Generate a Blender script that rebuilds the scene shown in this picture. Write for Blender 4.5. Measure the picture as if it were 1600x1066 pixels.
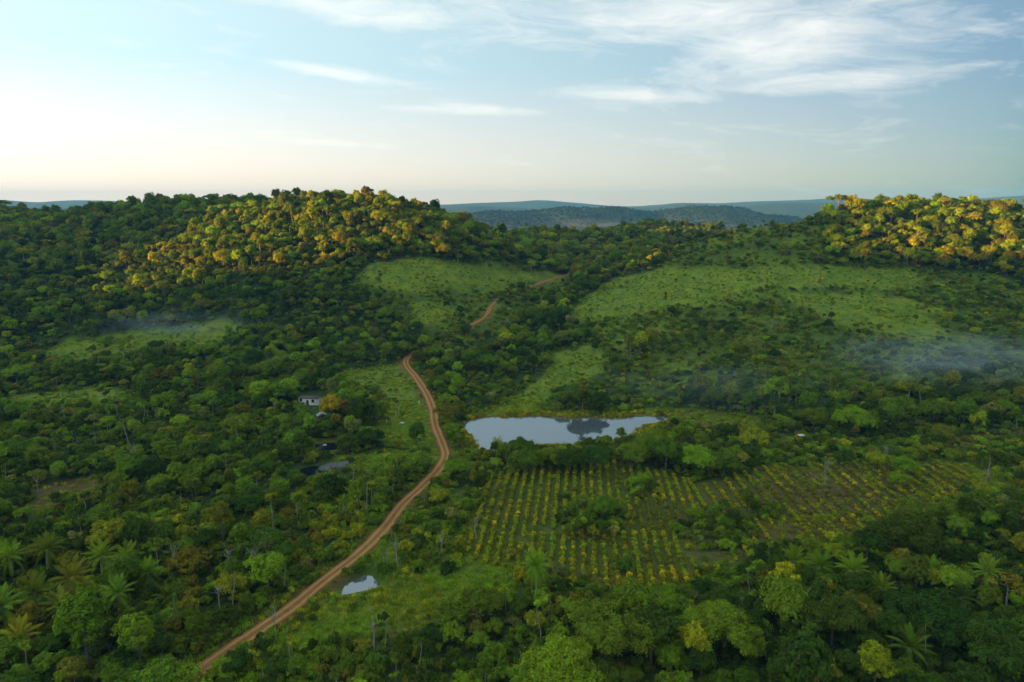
import bpy, math, random
import numpy as np
from mathutils import Vector

random.seed(7)
rng = np.random.default_rng(11)
for o in list(bpy.data.objects):
    bpy.data.objects.remove(o)
sc = bpy.context.scene
C = sc.collection
R = math.radians

# ------------------------------------------------------------------ camera
CAM_H, PITCH, LENS = 80.0, R(11.0), 24.0
PW, PH = 1600.0, 1066.0                 # photograph size, used to read positions off it
FPX = PW / 36.0 * LENS
cam_data = bpy.data.cameras.new('camera')
cam_data.lens = LENS; cam_data.sensor_width = 36.0
cam_data.clip_start = 0.5; cam_data.clip_end = 60000.0
cam = bpy.data.objects.new('camera', cam_data); C.objects.link(cam)
cam.location = (0, 0, CAM_H); cam.rotation_euler = (math.pi/2 - PITCH, 0, 0)
sc.camera = cam

# ------------------------------------------------------------------ sun direction
SUN_EL = R(6.5)
SUN_BEHIND = R(18)                       # the sun stands left of the camera and a little behind it
sun_from = Vector((-math.cos(SUN_BEHIND)*math.cos(SUN_EL), -math.sin(SUN_BEHIND)*math.cos(SUN_EL), math.sin(SUN_EL)))
EXPOSURE = 1.85

# ------------------------------------------------------------------ node helpers
def nd(nt, t, **kw):
    n = nt.nodes.new(t)
    for k, v in kw.items():
        if k == 'inp':
            for a, b in v.items():
                n.inputs[a].default_value = b
        else:
            setattr(n, k, v)
    return n
def mth(nt, op, a, b=None, c=None, clamp=False):
    n = nt.nodes.new('ShaderNodeMath'); n.operation = op; n.use_clamp = clamp
    for i, v in enumerate((a, b, c)):
        if v is None: continue
        if isinstance(v, (int, float)): n.inputs[i].default_value = v
        else: nt.links.new(v, n.inputs[i])
    return n.outputs[0]
def mix_col(nt, fac, a, b, mode='MIX'):
    n = nt.nodes.new('ShaderNodeMix'); n.data_type = 'RGBA'; n.blend_type = mode
    for sock, v in ((n.inputs[0], fac), (n.inputs[6], a), (n.inputs[7], b)):
        if isinstance(v, (int, float)): sock.default_value = v
        elif isinstance(v, (tuple, list)): sock.default_value = tuple(v) + ((1,) if len(v) == 3 else ())
        else: nt.links.new(v, sock)
    return n.outputs[2]

# ------------------------------------------------------------------ world: sky with cirrus
SKY_STRENGTH = 0.050
world = bpy.data.worlds.new('World'); sc.world = world; world.use_nodes = True
wt = world.node_tree; wt.nodes.clear()
sky = nd(wt, 'ShaderNodeTexSky', sky_type='NISHITA', sun_disc=False)
sky.sun_elevation = SUN_EL
sky.sun_rotation = math.atan2(sun_from.x, sun_from.y)
sky.altitude = 100; sky.air_density = 0.95; sky.dust_density = 0.3; sky.ozone_density = 2.4
tc = nd(wt, 'ShaderNodeTexCoord')
sep = nd(wt, 'ShaderNodeSeparateXYZ'); wt.links.new(tc.outputs['Generated'], sep.inputs[0])
az = mth(wt, 'MULTIPLY', mth(wt, 'ARCTAN2', sep.outputs[0], sep.outputs[1]), 57.2958)
el = mth(wt, 'MULTIPLY', mth(wt, 'ARCSINE', sep.outputs[2]), 57.2958)
# streaky coordinates: long along azimuth, short in elevation, a slight fall to the right
els = mth(wt, 'ADD', el, mth(wt, 'MULTIPLY', az, 0.06))
wv = nd(wt, 'ShaderNodeCombineXYZ')
wt.links.new(mth(wt, 'MULTIPLY', az, 0.06), wv.inputs[0]); wt.links.new(mth(wt, 'MULTIPLY', els, 0.24), wv.inputs[1])
warp = nd(wt, 'ShaderNodeTexNoise', inp={'Scale': 1.3, 'Detail': 4.0}); wt.links.new(wv.outputs[0], warp.inputs['Vector'])
wadd = nd(wt, 'ShaderNodeVectorMath', operation='MULTIPLY_ADD'); wt.links.new(warp.outputs['Color'], wadd.inputs[0])
wadd.inputs[1].default_value = (1.1, 0.75, 0); wt.links.new(wv.outputs[0], wadd.inputs[2])
fib = nd(wt, 'ShaderNodeTexNoise', inp={'Scale': 2.6, 'Detail': 10.0, 'Roughness': 0.66}); wt.links.new(wadd.outputs[0], fib.inputs['Vector'])
cov = None
#            az0   el0  sig_az sig_el slope weight
BANKS = [(20.5, 11.8, 8.5, 2.6, 0.10, .85), (24.0, 9.0, 10.0, 0.9, 0.02, 0.75), (13.0, 14.0, 12.0, 2.2, -0.05, 0.75),
         (29.0, 14.8, 7.0, 1.6, 0.10, 0.7), (10.0, 8.6, 8.0, 0.7, -0.06, 0.65), (-12.0, 14.8, 11.0, 1.5, -0.09, 0.68),
         (-15.0, 10.3, 9.0, 0.55, -0.11, 0.6), (-4.5, 7.7, 9.0, 0.5, -0.02, 0.62), (-14.0, 5.0, 6.0, 0.35, -0.05, 0.55),
         (2.0, 14.5, 22.0, 3.2, -0.02, 0.42), (24.0, 12.0, 14.0, 4.0, 0.05, 0.45), (34.0, 6.0, 3.0, 0.3, 0.0, 0.3), (3.5, 4.6, 3.0, 0.4, 0.05, 0.35)]
for a0, e0, sa, se, k, w in BANKS:
    da = mth(wt, 'SUBTRACT', az, a0)
    de = mth(wt, 'SUBTRACT', mth(wt, 'SUBTRACT', el, e0), mth(wt, 'MULTIPLY', da, k))
    q = mth(wt, 'ADD', mth(wt, 'POWER', mth(wt, 'ABSOLUTE', mth(wt, 'DIVIDE', da, sa)), 2.0), mth(wt, 'POWER', mth(wt, 'ABSOLUTE', mth(wt, 'DIVIDE', de, se)), 2.0))
    g = mth(wt, 'MULTIPLY', mth(wt, 'EXPONENT', mth(wt, 'MULTIPLY', q, -1.0)), w)
    cov = g if cov is None else mth(wt, 'MAXIMUM', cov, g)
cov = mth(wt, 'MAXIMUM', cov, 0.16)       # thin veil of cirrus all over the sky
ca = mth(wt, 'MULTIPLY', mth(wt, 'SUBTRACT', mth(wt, 'ADD', fib.outputs['Fac'], mth(wt, 'MULTIPLY', cov, 0.70)), 0.66), 1.42, clamp=True)
ca = mth(wt, 'MULTIPLY', ca, 0.9)
# thin haze of the low sun: brightest towards the sun, fading out away from it and upwards
vm = nd(wt, 'ShaderNodeVectorMath', operation='DOT_PRODUCT'); wt.links.new(tc.outputs['Generated'], vm.inputs[0]); vm.inputs[1].default_value = sun_from
gl = mth(wt, 'POWER', mth(wt, 'MAXIMUM', mth(wt, 'DIVIDE', mth(wt, 'ADD', vm.outputs['Value'], .80), 1.10), 0.0), 0.62)
gl = mth(wt, 'MULTIPLY', gl, mth(wt, 'EXPONENT', mth(wt, 'DIVIDE', mth(wt, 'MAXIMUM', el, 0.0), -300.0)))
glc = mix_col(wt, mth(wt, 'DIVIDE', mth(wt, 'MAXIMUM', el, 0.0), 10.5, clamp=True), (8.6, 6.0, 4.5), (4.15, 5.2, 5.0))
glo = nd(wt, 'ShaderNodeVectorMath', operation='SCALE'); wt.links.new(glc, glo.inputs[0]); wt.links.new(gl, glo.inputs['Scale'])
sky8 = mix_col(wt, 1.0, sky.outputs[0], (.58, .60, .66), 'MULTIPLY')
skyg = mix_col(wt, 1.0, sky8, glo.outputs[0], 'ADD')
skycol = mix_col(wt, ca, skyg, (7.6, 7.2, 6.5))
SKY_OUT = skycol
bg = nd(wt, 'ShaderNodeBackground', inp={'Strength': SKY_STRENGTH}); wt.links.new(SKY_OUT, bg.inputs[0])
wo = nd(wt, 'ShaderNodeOutputWorld'); wt.links.new(bg.outputs[0], wo.inputs[0])

# ------------------------------------------------------------------ sun lamp, exposure, render settings
sun_d = bpy.data.lights.new('sun', 'SUN'); sun_d.energy = 5.0; sun_d.angle = R(0.6); sun_d.color = (1.0, 0.54, 0.15)
sun = bpy.data.objects.new('sun', sun_d); C.objects.link(sun)
sun.rotation_euler = sun_from.to_track_quat('Z', 'Y').to_euler(); sun.location = (-200, -80, 300)
sc.view_settings.view_transform = 'Standard'; sc.view_settings.look = 'None'
sc.view_settings.exposure = EXPOSURE; sc.view_settings.gamma = 1.0; sc.view_settings.use_curve_mapping = False
cy = sc.cycles
cy.max_bounces = 6; cy.diffuse_bounces = 4; cy.glossy_bounces = 2; cy.transmission_bounces = 3; cy.volume_bounces = 0
cy.caustics_reflective = False; cy.caustics_refractive = False
cy.use_denoising = True

# ------------------------------------------------------------------ photograph <-> world
CP, SP = math.cos(PITCH), math.sin(PITCH)
def ray(px, py):
    a = (np.asarray(px, float) - PW/2) / FPX; b = (PH/2 - np.asarray(py, float)) / FPX
    return a, b*SP + CP, b*CP - SP
def at(px, py, Y):
    dx, dy, dz = ray(px, py); t = Y/dy
    return dx*t, Y + 0*dx, CAM_H + dz*t
def project(x, y, z):
    zc = (z - CAM_H); d = y*CP - zc*SP; up = y*SP + zc*CP
    d = np.maximum(d, 1e-3)
    return PW/2 + FPX*x/d, PH/2 - FPX*up/d, d

# ------------------------------------------------------------------ noise
_tab = np.random.default_rng(3).random((256, 256))
def vnoise(x, y, s):
    x = np.asarray(x, float)/s + 91.3; y = np.asarray(y, float)/s + 37.7
    xi = np.floor(x).astype(int); yi = np.floor(y).astype(int); fx = x - xi; fy = y - yi
    fx = fx*fx*(3-2*fx); fy = fy*fy*(3-2*fy)
    g = lambda i, j: _tab[i % 256, j % 256]
    return (g(xi, yi)*(1-fx) + g(xi+1, yi)*fx)*(1-fy) + (g(xi, yi+1)*(1-fx) + g(xi+1, yi+1)*fx)*fy
def fbm(x, y, s, o=4):
    t = 0; a = 1; n = 0
    for i in range(o):
        t = t + a*vnoise(x + 13.1*i, y - 7.7*i, s); n += a; a *= .5; s *= .5
    return t/n
def sstep(a, b, x):
    t = np.clip((x-a)/(b-a), 0, 1); return t*t*(3-2*t)

# ------------------------------------------------------------------ terrain
CTRL_PX = [  # px, py of bare ground in the photograph, distance
 (0,352,590),(100,347,590),(200,335,580),(300,332,570),(400,331,550),(480,329,530),(560,329,520),(620,336,512),(660,348,510),(700,364,515),(750,378,530),(800,390,570),
 (0,420,470),(100,410,500),(200,400,500),(300,380,500),(330,440,430),(400,400,455),(450,355,495),(250,455,430),(150,465,430),(0,485,400),
 (150,490,400),(300,490,400),(400,485,400),(500,480,400),(600,400,455),(620,430,428),(560,440,420),(520,400,450),(690,390,475),
 (700,450,430),(770,480,430),(740,507,400),(640,565,345),(200,530,385),(100,530,380),(60,620,290),(350,520,380),(500,540,360),(700,420,450),(800,430,500),
 (850,372,690),(930,375,720),(1040,356,740),(880,432,560),(930,402,640),(1000,392,600),(860,400,620),
 (1000,430,480),(1060,394,480),(1100,378,478),(1200,354,482),(1300,338,508),(1400,328,520),(1500,336,515),(1600,343,515),(1720,340,520),
 (1100,450,430),(1100,410,462),(1200,450,412),(1200,400,448),(1300,450,405),(1300,400,440),(1400,415,430),(1500,420,430),(1600,430,420),(1720,430,420),
 (1300,520,342),(1400,520,338),(1500,520,335),(1600,520,330),(1720,520,328),(1200,520,348),(1100,520,355),(1000,500,380),(950,470,420),(880,500,395),
 (1300,610,272),(1500,600,275),(1650,600,272),(900,560,338),(1000,590,300),(1150,590,292)]
ctrl = [at(*p) for p in CTRL_PX]
for Y, zs in ((60, 0), (110, 0), (160, 0), (215, 0), (262, 0)):
    for X in (-1.0, -.66, -.33, 0, .33, .66, 1.0):
        ctrl.append((X*(.85*Y+20), Y, zs + (1.5 if abs(X) > .8 else 0)))
for X, Y, Z in ((-90,310,1),(-180,320,3),(-20,310,1),(-500,600,80),(-520,480,70),(-500,380,40),(-420,300,15),(-420,150,10),(440,180,12),(500,300,40),(560,500,85),
                (-480,850,20),(-200,820,5),(0,1000,-5),(300,950,0),(560,850,10),(-300,760,40),(-60,680,45),(420,760,20),(200,900,5),(150,545,38),(215,550,50),
                (-300,0,5),(0,0,0),(300,0,5),(0,-150,0)):
    ctrl.append((X, Y, Z))
ctrl = np.array([[float(a) for a in c] for c in ctrl])
S = 300.0
def _U(r2): return 0.5*r2*np.log(r2 + 1e-9)
n = len(ctrl); P2 = ctrl[:, :2]/S
K = _U(((P2[:, None]-P2[None])**2).sum(-1)) + 0.004*np.eye(n)
Pm = np.c_[np.ones(n), P2]
A = np.zeros((n+3, n+3)); A[:n, :n] = K; A[:n, n:] = Pm; A[n:, :n] = Pm.T
coef = np.linalg.solve(A, np.r_[ctrl[:, 2], 0, 0, 0])
def tps(x, y):
    sh = np.shape(x); x = np.ravel(x)/S; y = np.ravel(y)/S; out = np.empty(len(x))
    for i in range(0, len(x), 20000):
        q = np.c_[x[i:i+20000], y[i:i+20000]]
        out[i:i+20000] = _U(((q[:, None]-P2[None])**2).sum(-1)) @ coef[:n] + coef[n] + q @ coef[n+1:]
    return out.reshape(sh)
# hills added out of view towards the sun, notched to set where shade and sunlight fall: crest height along u (across the sun's path)
SHADE_RIDGE_D = 700.0
SHADE_CREST_U = [-1500, -700, -200, 120, 270, 300, 331, 355, 385, 413, 435, 449, 465, 480, 510, 530, 550, 575, 600, 640, 700, 900, 1400]
SHADE_CREST_H = [120, 190, 200, 205, 200, 186, 173, 178, 200, 212, 178, 136, 105, 95, 98, 108, 130, 148, 175, 200, 206, 190, 80]
sfx, sfy = -math.cos(SUN_BEHIND), -math.sin(SUN_BEHIND)
def ridge(x, y):
    s = x*sfx + y*sfy - SHADE_RIDGE_D; u = -x*math.sin(SUN_BEHIND) + y*math.cos(SUN_BEHIND)
    h = np.interp(u, SHADE_CREST_U, SHADE_CREST_H)
    return h*np.exp(-(s/150.0)**2)
def height0(x, y):
    base = np.clip(tps(np.clip(x, -640, 640), np.clip(y, -200, 1050)), -12, 98)
    far = np.maximum(sstep(560, 900, np.abs(x)), np.maximum(sstep(800, 1150, y), sstep(50, 350, -y)))
    base = base*(1-far) + (-12 + 10*fbm(x, y, 900., 3))*far
    z = base + (fbm(x, y, 60., 3)-.5)*2.2*sstep(330, 430, y)
    rg = ridge(x, y)
    return np.maximum(z, rg)
def axis(lo, hi, step, mid, mstep, end):
    core = np.arange(lo, hi+1e-6, step)
    def grow(a, sgn):
        out = []; s = step; v = a
        while abs(v) < end:
            s = min(s*1.12, 900.) if abs(v-a) > mid else mstep
            v += sgn*s; out.append(v)
        return out
    return np.array(grow(core[0], -1)[::-1] + list(core) + grow(core[-1], 1))
GX = axis(-320, 320, 2.5, 350, 6., 15000.)
GY = axis(85, 480, 2.5, 380, 6., 15000.); GY = GY[GY > -4000]
gxx, gyy = np.meshgrid(GX, GY)
GZ0 = height0(gxx, gyy)
def bil(G, x, y):
    x = np.asarray(x, float); y = np.asarray(y, float)
    i = np.clip(np.searchsorted(GX, x)-1, 0, len(GX)-2); j = np.clip(np.searchsorted(GY, y)-1, 0, len(GY)-2)
    fx = (x-GX[i])/(GX[i+1]-GX[i]); fy = (y-GY[j])/(GY[j+1]-GY[j])
    return (G[j, i]*(1-fx)+G[j, i+1]*fx)*(1-fy) + (G[j+1, i]*(1-fx)+G[j+1, i+1]*fx)*fy
def ground_at(px, py, G=None):
    """where the sight line through a point of the photograph meets the terrain"""
    G = GZ0 if G is None else G
    px = np.atleast_1d(np.asarray(px, float)); py = np.atleast_1d(np.asarray(py, float))
    dx, dy, dz = ray(px, py); Ys = np.arange(88, 1100, 1.0)
    t = Ys[None]/dy[:, None]; X = dx[:, None]*t; Z = CAM_H + dz[:, None]*t
    below = Z <= bil(G, X, np.broadcast_to(Ys, X.shape))
    k = np.where(below.any(1), below.argmax(1), len(Ys)-1)
    ii = np.arange(len(px))
    return np.c_[X[ii, k], Ys[k], bil(G, X[ii, k], Ys[k])]
def in_poly(x, y, poly):
    x = np.asarray(x); y = np.asarray(y); inside = np.zeros(x.shape, bool); m = len(poly)
    for i in range(m):
        x1, y1 = poly[i]; x2, y2 = poly[(i+1) % m]
        if y1 == y2: continue
        c = ((y1 > y) != (y2 > y)) & (x < (x2-x1)*(y-y1)/(y2-y1) + x1)
        inside ^= c
    return inside
def seg_dist(x, y, poly, closed=True):
    d = np.full(np.shape(x), 1e9); m = len(poly)
    for i in range(m if closed else m-1):
        a = np.array(poly[i][:2]); b = np.array(poly[(i+1) % m][:2]); ab = b-a
        t = np.clip(((x-a[0])*ab[0] + (y-a[1])*ab[1])/max(ab @ ab, 1e-9), 0, 1)
        d = np.minimum(d, np.hypot(x-a[0]-t*ab[0], y-a[1]-t*ab[1]))
    return d
def smooth_loop(pts, closed, step):
    pts = [np.array(p, float) for p in pts]; out = []; m = len(pts)
    for i in range(m if closed else m-1):
        g = lambda k: pts[k % m] if closed else pts[min(max(k, 0), m-1)]
        p0, p1, p2, p3 = g(i-1), g(i), g(i+1), g(i+2)
        k = max(2, int(np.linalg.norm(p2-p1)/step))
        for j in range(k):
            t = j/k
            out.append(.5*((2*p1) + (-p0+p2)*t + (2*p0-5*p1+4*p2-p3)*t*t + (-p0+3*p1-3*p2+p3)*t**3))
    if not closed: out.append(pts[-1])
    return np.array(out)

# ponds: outline in the photograph (visible or plausible shore), water level, name
PONDS = [
 ('pond', [(727,661),(745,655),(790,652),(850,651),(885,654),(915,652),(960,653),(1010,651),(1046,652),(1020,660),(1000,668),(985,680),(930,690),(880,694),(820,698),(770,704),(747,698),(738,682)]),
 ('puddle', [(530,921),(545,909),(560,903),(577,900),(582,908),(588,916),(570,921),(556,924),(538,929)]),
 ('dark_pond', [(492,697),(505,693),(523,693),(533,698),(522,703),(500,704)]),
 ('dark_pond', [(466,736),(478,731),(492,730),(502,733),(499,739),(483,744)]),
]
GZ = GZ0.copy(); pond_world = []
for name, px in PONDS:
    w = ground_at([p[0] for p in px], [p[1] for p in px])
    loop = smooth_loop(w[:, :2], True, 2.0)
    lvl = float(np.median(w[:, 2])) - 0.15
    d = seg_dist(gxx, gyy, loop); ins = in_poly(gxx, gyy, loop); sd = np.where(ins, -d, d) + (vnoise(gxx, gyy, 5.)-.5)*1.2
    near = sstep(16, 5, sd)
    GZ = GZ*(1-near) + (lvl+0.35)*near
    GZ -= 1.6*sstep(2.6, -4.0, sd)
    pond_world.append((name, loop, lvl, w))
GZ += (fbm(gxx, gyy, 9., 2)-.5)*0.5*np.where(np.min([seg_dist(gxx, gyy, p[1]) for p in pond_world], 0) > 8, 1, 0)*(np.abs(gxx) < 420)*(gyy < 700)
ground_z = lambda x, y: bil(GZ, x, y)

# road centre line
ROAD_PX = [(285,1075),(330,1038),(400,990),(455,955),(505,912),(560,868),(600,828),(628,790),(660,762),(685,735),(696,715),(692,696),(680,665),(676,640),(666,615),(650,590),(634,566)]
ROAD2_PX = [(634,566),(655,548),(700,525),(730,511),(757,497),(768,478),(785,465),(815,452),(842,444),(865,435),(890,429),(920,425)]
rw = ground_at([p[0] for p in ROAD_PX], [p[1] for p in ROAD_PX], GZ)
rw2 = ground_at([p[0] for p in ROAD2_PX], [p[1] for p in ROAD2_PX], GZ)
road_line = smooth_loop(np.r_[rw, rw2[1:]][:, :2], False, 1.5)
def resample(p, step):
    s = np.r_[0, np.cumsum(np.hypot(*np.diff(p, axis=0).T))]; t = np.arange(0, s[-1], step)
    return np.c_[np.interp(t, s, p[:, 0]), np.interp(t, s, p[:, 1])]
road_line = resample(road_line, 1.5)
# bed: level the ground across the road
rl = road_line
d_road = np.full(gxx.shape, 1e9); z_road = np.zeros(gxx.shape)
win = (np.abs(gxx) < 330) & (gyy > 60) & (gyy < 720)
bx, by = gxx[win], gyy[win]; zc = bil(GZ, rl[:, 0], rl[:, 1]); zc = np.convolve(np.pad(zc, 12, 'edge'), np.ones(25)/25, 'valid')
bd = np.full(bx.shape, 1e9); bz = np.zeros(bx.shape)
for (qx, qy), qz in zip(rl, zc):
    dd = np.hypot(bx-qx, by-qy); m = dd < bd; bd[m] = dd[m]; bz[m] = qz
wgt = sstep(9, 3.5, bd); tmp = GZ[win]; GZ[win] = tmp*(1-wgt) + bz*wgt
d_road[win] = bd

# ------------------------------------------------------------------ zones read off the photograph: polygons of ground
MEADOWS = [
 [(55,548),(110,530),(200,520),(290,508),(345,500),(375,506),(350,535),(260,548),(200,560),(90,566)],
 [(10,622),(100,612),(190,604),(215,616),(150,632),(60,640),(10,636)],
 [(510,600),(540,580),(600,568),(640,570),(662,620),(680,665),(690,700),(655,702),(618,695),(585,672),(600,640),(600,612),(560,598)],
 [(550,435),(585,412),(660,405),(745,415),(800,425),(850,425),(880,432),(800,448),(760,462),(700,452),(660,460),(600,450)],
 [(890,480),(960,435),(1040,418),(1150,422),(1290,412),(1420,425),(1440,440),(1425,455),(1320,450),(1200,452),(1090,478),(950,500),(900,500)],
 [(728,652),(790,628),(845,590),(870,548),(925,535),(955,560),(940,585),(870,605),(850,640),(960,640),(1100,640),(1195,655),(1180,668),(1050,660),(1040,652),(850,651),(760,654)],
 [(400,1015),(470,965),(530,935),(600,905),(760,885),(825,880),(800,925),(720,950),(640,985),(560,1000),(470,1012)],
 [(525,720),(600,706),(692,704),(780,694),(760,710),(700,716),(620,722),(560,738)],
 [(1200,452),(1300,460),(1430,470),(1480,520),(1440,540),(1300,500)],
 [(640,480),(690,470),(700,500),(660,510)],
 [(960,910),(1060,900),(1110,915),(1060,940),(980,935)],
]
DRY = [  # brownish, thin cover
 [(40,785),(90,755),(150,742),(165,765),(120,795),(60,808)],
 [(1468,695),(1500,682),(1560,674),(1578,685),(1540,697),(1480,702)],
 [(1180,770),(1230,745),(1330,740),(1400,765),(1370,800),(1350,850),(1300,840),(1200,830)],
]
CROPS = [(768,745),(850,728),(960,722),(1040,740),(1100,760),(1170,735),(1230,725),(1330,725),(1420,722),(1500,728),(1530,745),(1500,780),(1440,785),(1400,800),(1330,845),(1250,845),(1180,860),(1120,895),(1060,915),(960,922),(880,905),(745,880),(715,850)]
CLUMPS = [(930,815,60,24),(1120,830,62,34),(1000,770,26,12),(1190,800,26,16)]          # trees grown up between the crop rows
SCRUB = [
 [(880,505),(1000,440),(1080,380),(1180,345),(1285,350),(1320,405),(1450,420),(1560,430),(1610,450),(1700,600),(1400,615),(1250,600),(1100,600),(1000,625),(960,570),(930,530)],
 [(560,440),(650,400),(860,415),(900,440),(800,505),(760,545),(680,545),(640,500),(590,480)],
 [(1180,690),(1660,680),(1660,800),(1480,810),(1350,860),(1250,850)],
 [(640,790),(760,760),(790,880),(600,905),(560,890)],
 [(830,900),(1130,885),(1220,900),(1080,960),(1000,965),(880,940)],
]
BRIGHT = [[(225,805),(345,800),(335,860),(230,862)],[(470,805),(580,780),(575,840),(500,885)],[(0,930),(60,900),(180,900),(150,960),(20,990)]]
HOUSE_VIEW = [(468,611),(507,611),(507,629),(490,632),(507,640),(507,648),(490,648),(480,630),(468,629)]
WATER_VIEW = [[(727,661),(745,653),(1046,650),(1040,662),(985,676),(870,690),(750,696)],[(528,921),(577,899),(590,916),(538,930)],[(492,697),(510,692),(530,697),(505,703)],[(468,736),(490,730),(500,733),(482,742)],[(502,724),(535,715),(540,727),(508,735)]]
def anyin(u, v, polys):
    r = np.zeros(np.shape(u), bool)
    for p in polys: r |= in_poly(u, v, p)
    return r
def in_clump(u, v):
    r = np.zeros(np.shape(u), bool)
    for cx, cy_, a, b in CLUMPS: r |= ((u-cx)/a)**2 + ((v-cy_)/b)**2 < 1
    return r
road_px_poly = project(road_line[:, 0], road_line[:, 1], bil(GZ, road_line[:, 0], road_line[:, 1]))

# ------------------------------------------------------------------ materials
def new_mat(name):
    m = bpy.data.materials.new(name); m.use_nodes = True
    nt = m.node_tree; b = nt.nodes['Principled BSDF']; b.inputs['Specular IOR Level'].default_value = 0.25
    return m, nt, b
def simple_mat(name, col, rough=0.8, nscale=3.0, namt=0.25, col2=None, bump=0.0, spec=0.25):
    m, nt, b = new_mat(name)
    t = nd(nt, 'ShaderNodeTexCoord'); nz = nd(nt, 'ShaderNodeTexNoise', inp={'Scale': nscale, 'Detail': 5.0, 'Roughness': .6})
    nt.links.new(t.outputs['Object'], nz.inputs['Vector'])
    c2 = col2 or tuple(c*(1-namt) for c in col)
    cr = nd(nt, 'ShaderNodeValToRGB'); cr.color_ramp.elements[0].position = .35; cr.color_ramp.elements[1].position = .65
    cr.color_ramp.elements[0].color = (*c2, 1); cr.color_ramp.elements[1].color = (*col, 1)
    nt.links.new(nz.outputs['Fac'], cr.inputs[0]); nt.links.new(cr.outputs[0], b.inputs['Base Color'])
    b.inputs['Roughness'].default_value = rough; b.inputs['Specular IOR Level'].default_value = spec
    if bump:
        bp = nd(nt, 'ShaderNodeBump', inp={'Strength': bump, 'Distance': .05}); nt.links.new(nz.outputs['Fac'], bp.inputs['Height']); nt.links.new(bp.outputs[0], b.inputs['Normal'])
    return m
def leaf_mat(name, trans=0.4):
    """colour comes from the plant's own tint, with a little difference from clump to clump and plant to plant"""
    m, nt, b = new_mat(name)
    at_ = nd(nt, 'ShaderNodeAttribute', attribute_type='INSTANCER', attribute_name='tint')
    oi = nd(nt, 'ShaderNodeObjectInfo')
    sh = nd(nt, 'ShaderNodeAttribute', attribute_type='GEOMETRY', attribute_name='shade')
    hsv = nd(nt, 'ShaderNodeHueSaturation')
    nt.links.new(at_.outputs['Color'], hsv.inputs['Color'])
    nt.links.new(mth(nt, 'ADD', mth(nt, 'MULTIPLY', mth(nt, 'SUBTRACT', sh.outputs['Fac'], .5), 0.05), .5), hsv.inputs['Hue'])
    val = mth(nt, 'MULTIPLY', mth(nt, 'ADD', mth(nt, 'MULTIPLY', sh.outputs['Fac'], 1.0), .5), mth(nt, 'ADD', mth(nt, 'MULTIPLY', oi.outputs['Random'], .3), .85))
    nt.links.new(val, hsv.inputs['Value'])
    nt.links.new(hsv.outputs[0], b.inputs['Base Color']); b.inputs['Roughness'].default_value = .7; b.inputs['Specular IOR Level'].default_value = .08
    tr = nd(nt, 'ShaderNodeBsdfTranslucent'); nt.links.new(mix_col(nt, 1.0, hsv.outputs[0], (1.25, 1.15, .55), 'MULTIPLY'), tr.inputs[0])
    mx = nd(nt, 'ShaderNodeMixShader', inp={0: trans}); nt.links.new(b.outputs[0], mx.inputs[1]); nt.links.new(tr.outputs[0], mx.inputs[2])
    nt.links.new(mx.outputs[0], nt.nodes['Material Output'].inputs[0])
    return m
M_LEAF = leaf_mat('leaves')
M_BARK = simple_mat('bark', (.16, .13, .10), .9, 2.0, .5)
M_PALE = simple_mat('pale_bark', (.40, .35, .27), .85, 1.5, .45)
M_DRYF = simple_mat('dry_fronds', (.30, .13, .045), .8, 2.0, .4)

# ground
gm, nt, b = new_mat('ground')
tcn = nd(nt, 'ShaderNodeTexCoord')
cvr = nd(nt, 'ShaderNodeAttribute', attribute_type='GEOMETRY', attribute_name='cover')
sp = nd(nt, 'ShaderNodeSeparateColor'); nt.links.new(cvr.outputs['Color'], sp.inputs[0])
def gnoise(scale, detail=6., rough=.6):
    n_ = nd(nt, 'ShaderNodeTexNoise', inp={'Scale': scale, 'Detail': detail, 'Roughness': rough}); nt.links.new(tcn.outputs['Object'], n_.inputs['Vector']); return n_.outputs['Fac']
def ramp(fac, *st):
    r_ = nd(nt, 'ShaderNodeValToRGB'); els_ = r_.color_ramp.elements
    while len(els_) < len(st): els_.new(.5)
    for e_, (p_, c_) in zip(els_, st): e_.position = p_; e_.color = (*c_, 1)
    nt.links.new(fac, r_.inputs[0]); return r_.outputs[0]
n1, n2, n3 = gnoise(.09), gnoise(.6), gnoise(3.5, 4.)
n4 = gnoise(.22, 5., .7)
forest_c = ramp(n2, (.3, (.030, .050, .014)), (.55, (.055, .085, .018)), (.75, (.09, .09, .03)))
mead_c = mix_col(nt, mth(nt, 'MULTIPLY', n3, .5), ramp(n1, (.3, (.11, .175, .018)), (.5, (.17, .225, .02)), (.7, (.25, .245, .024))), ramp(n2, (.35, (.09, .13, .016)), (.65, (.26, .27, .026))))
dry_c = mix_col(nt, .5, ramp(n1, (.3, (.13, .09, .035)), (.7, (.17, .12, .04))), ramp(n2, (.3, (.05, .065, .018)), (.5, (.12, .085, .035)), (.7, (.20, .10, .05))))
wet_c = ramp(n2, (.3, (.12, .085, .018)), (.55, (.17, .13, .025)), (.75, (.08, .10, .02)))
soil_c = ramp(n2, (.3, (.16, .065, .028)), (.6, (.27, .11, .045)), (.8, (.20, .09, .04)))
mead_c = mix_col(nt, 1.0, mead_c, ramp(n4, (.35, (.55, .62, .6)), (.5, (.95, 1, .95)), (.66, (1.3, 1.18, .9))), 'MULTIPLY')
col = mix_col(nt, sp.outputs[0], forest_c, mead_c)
col = mix_col(nt, sp.outputs[1], col, dry_c)
col = mix_col(nt, sp.outputs[2], col, wet_c)
bnk = nd(nt, 'ShaderNodeAttribute', attribute_type='GEOMETRY', attribute_name='bank')
col = mix_col(nt, mth(nt, 'MULTIPLY', bnk.outputs['Fac'], ramp(n3, (.3, (.2, .2, .2)), (.6, (1, 1, 1)))), col, soil_c)
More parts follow.
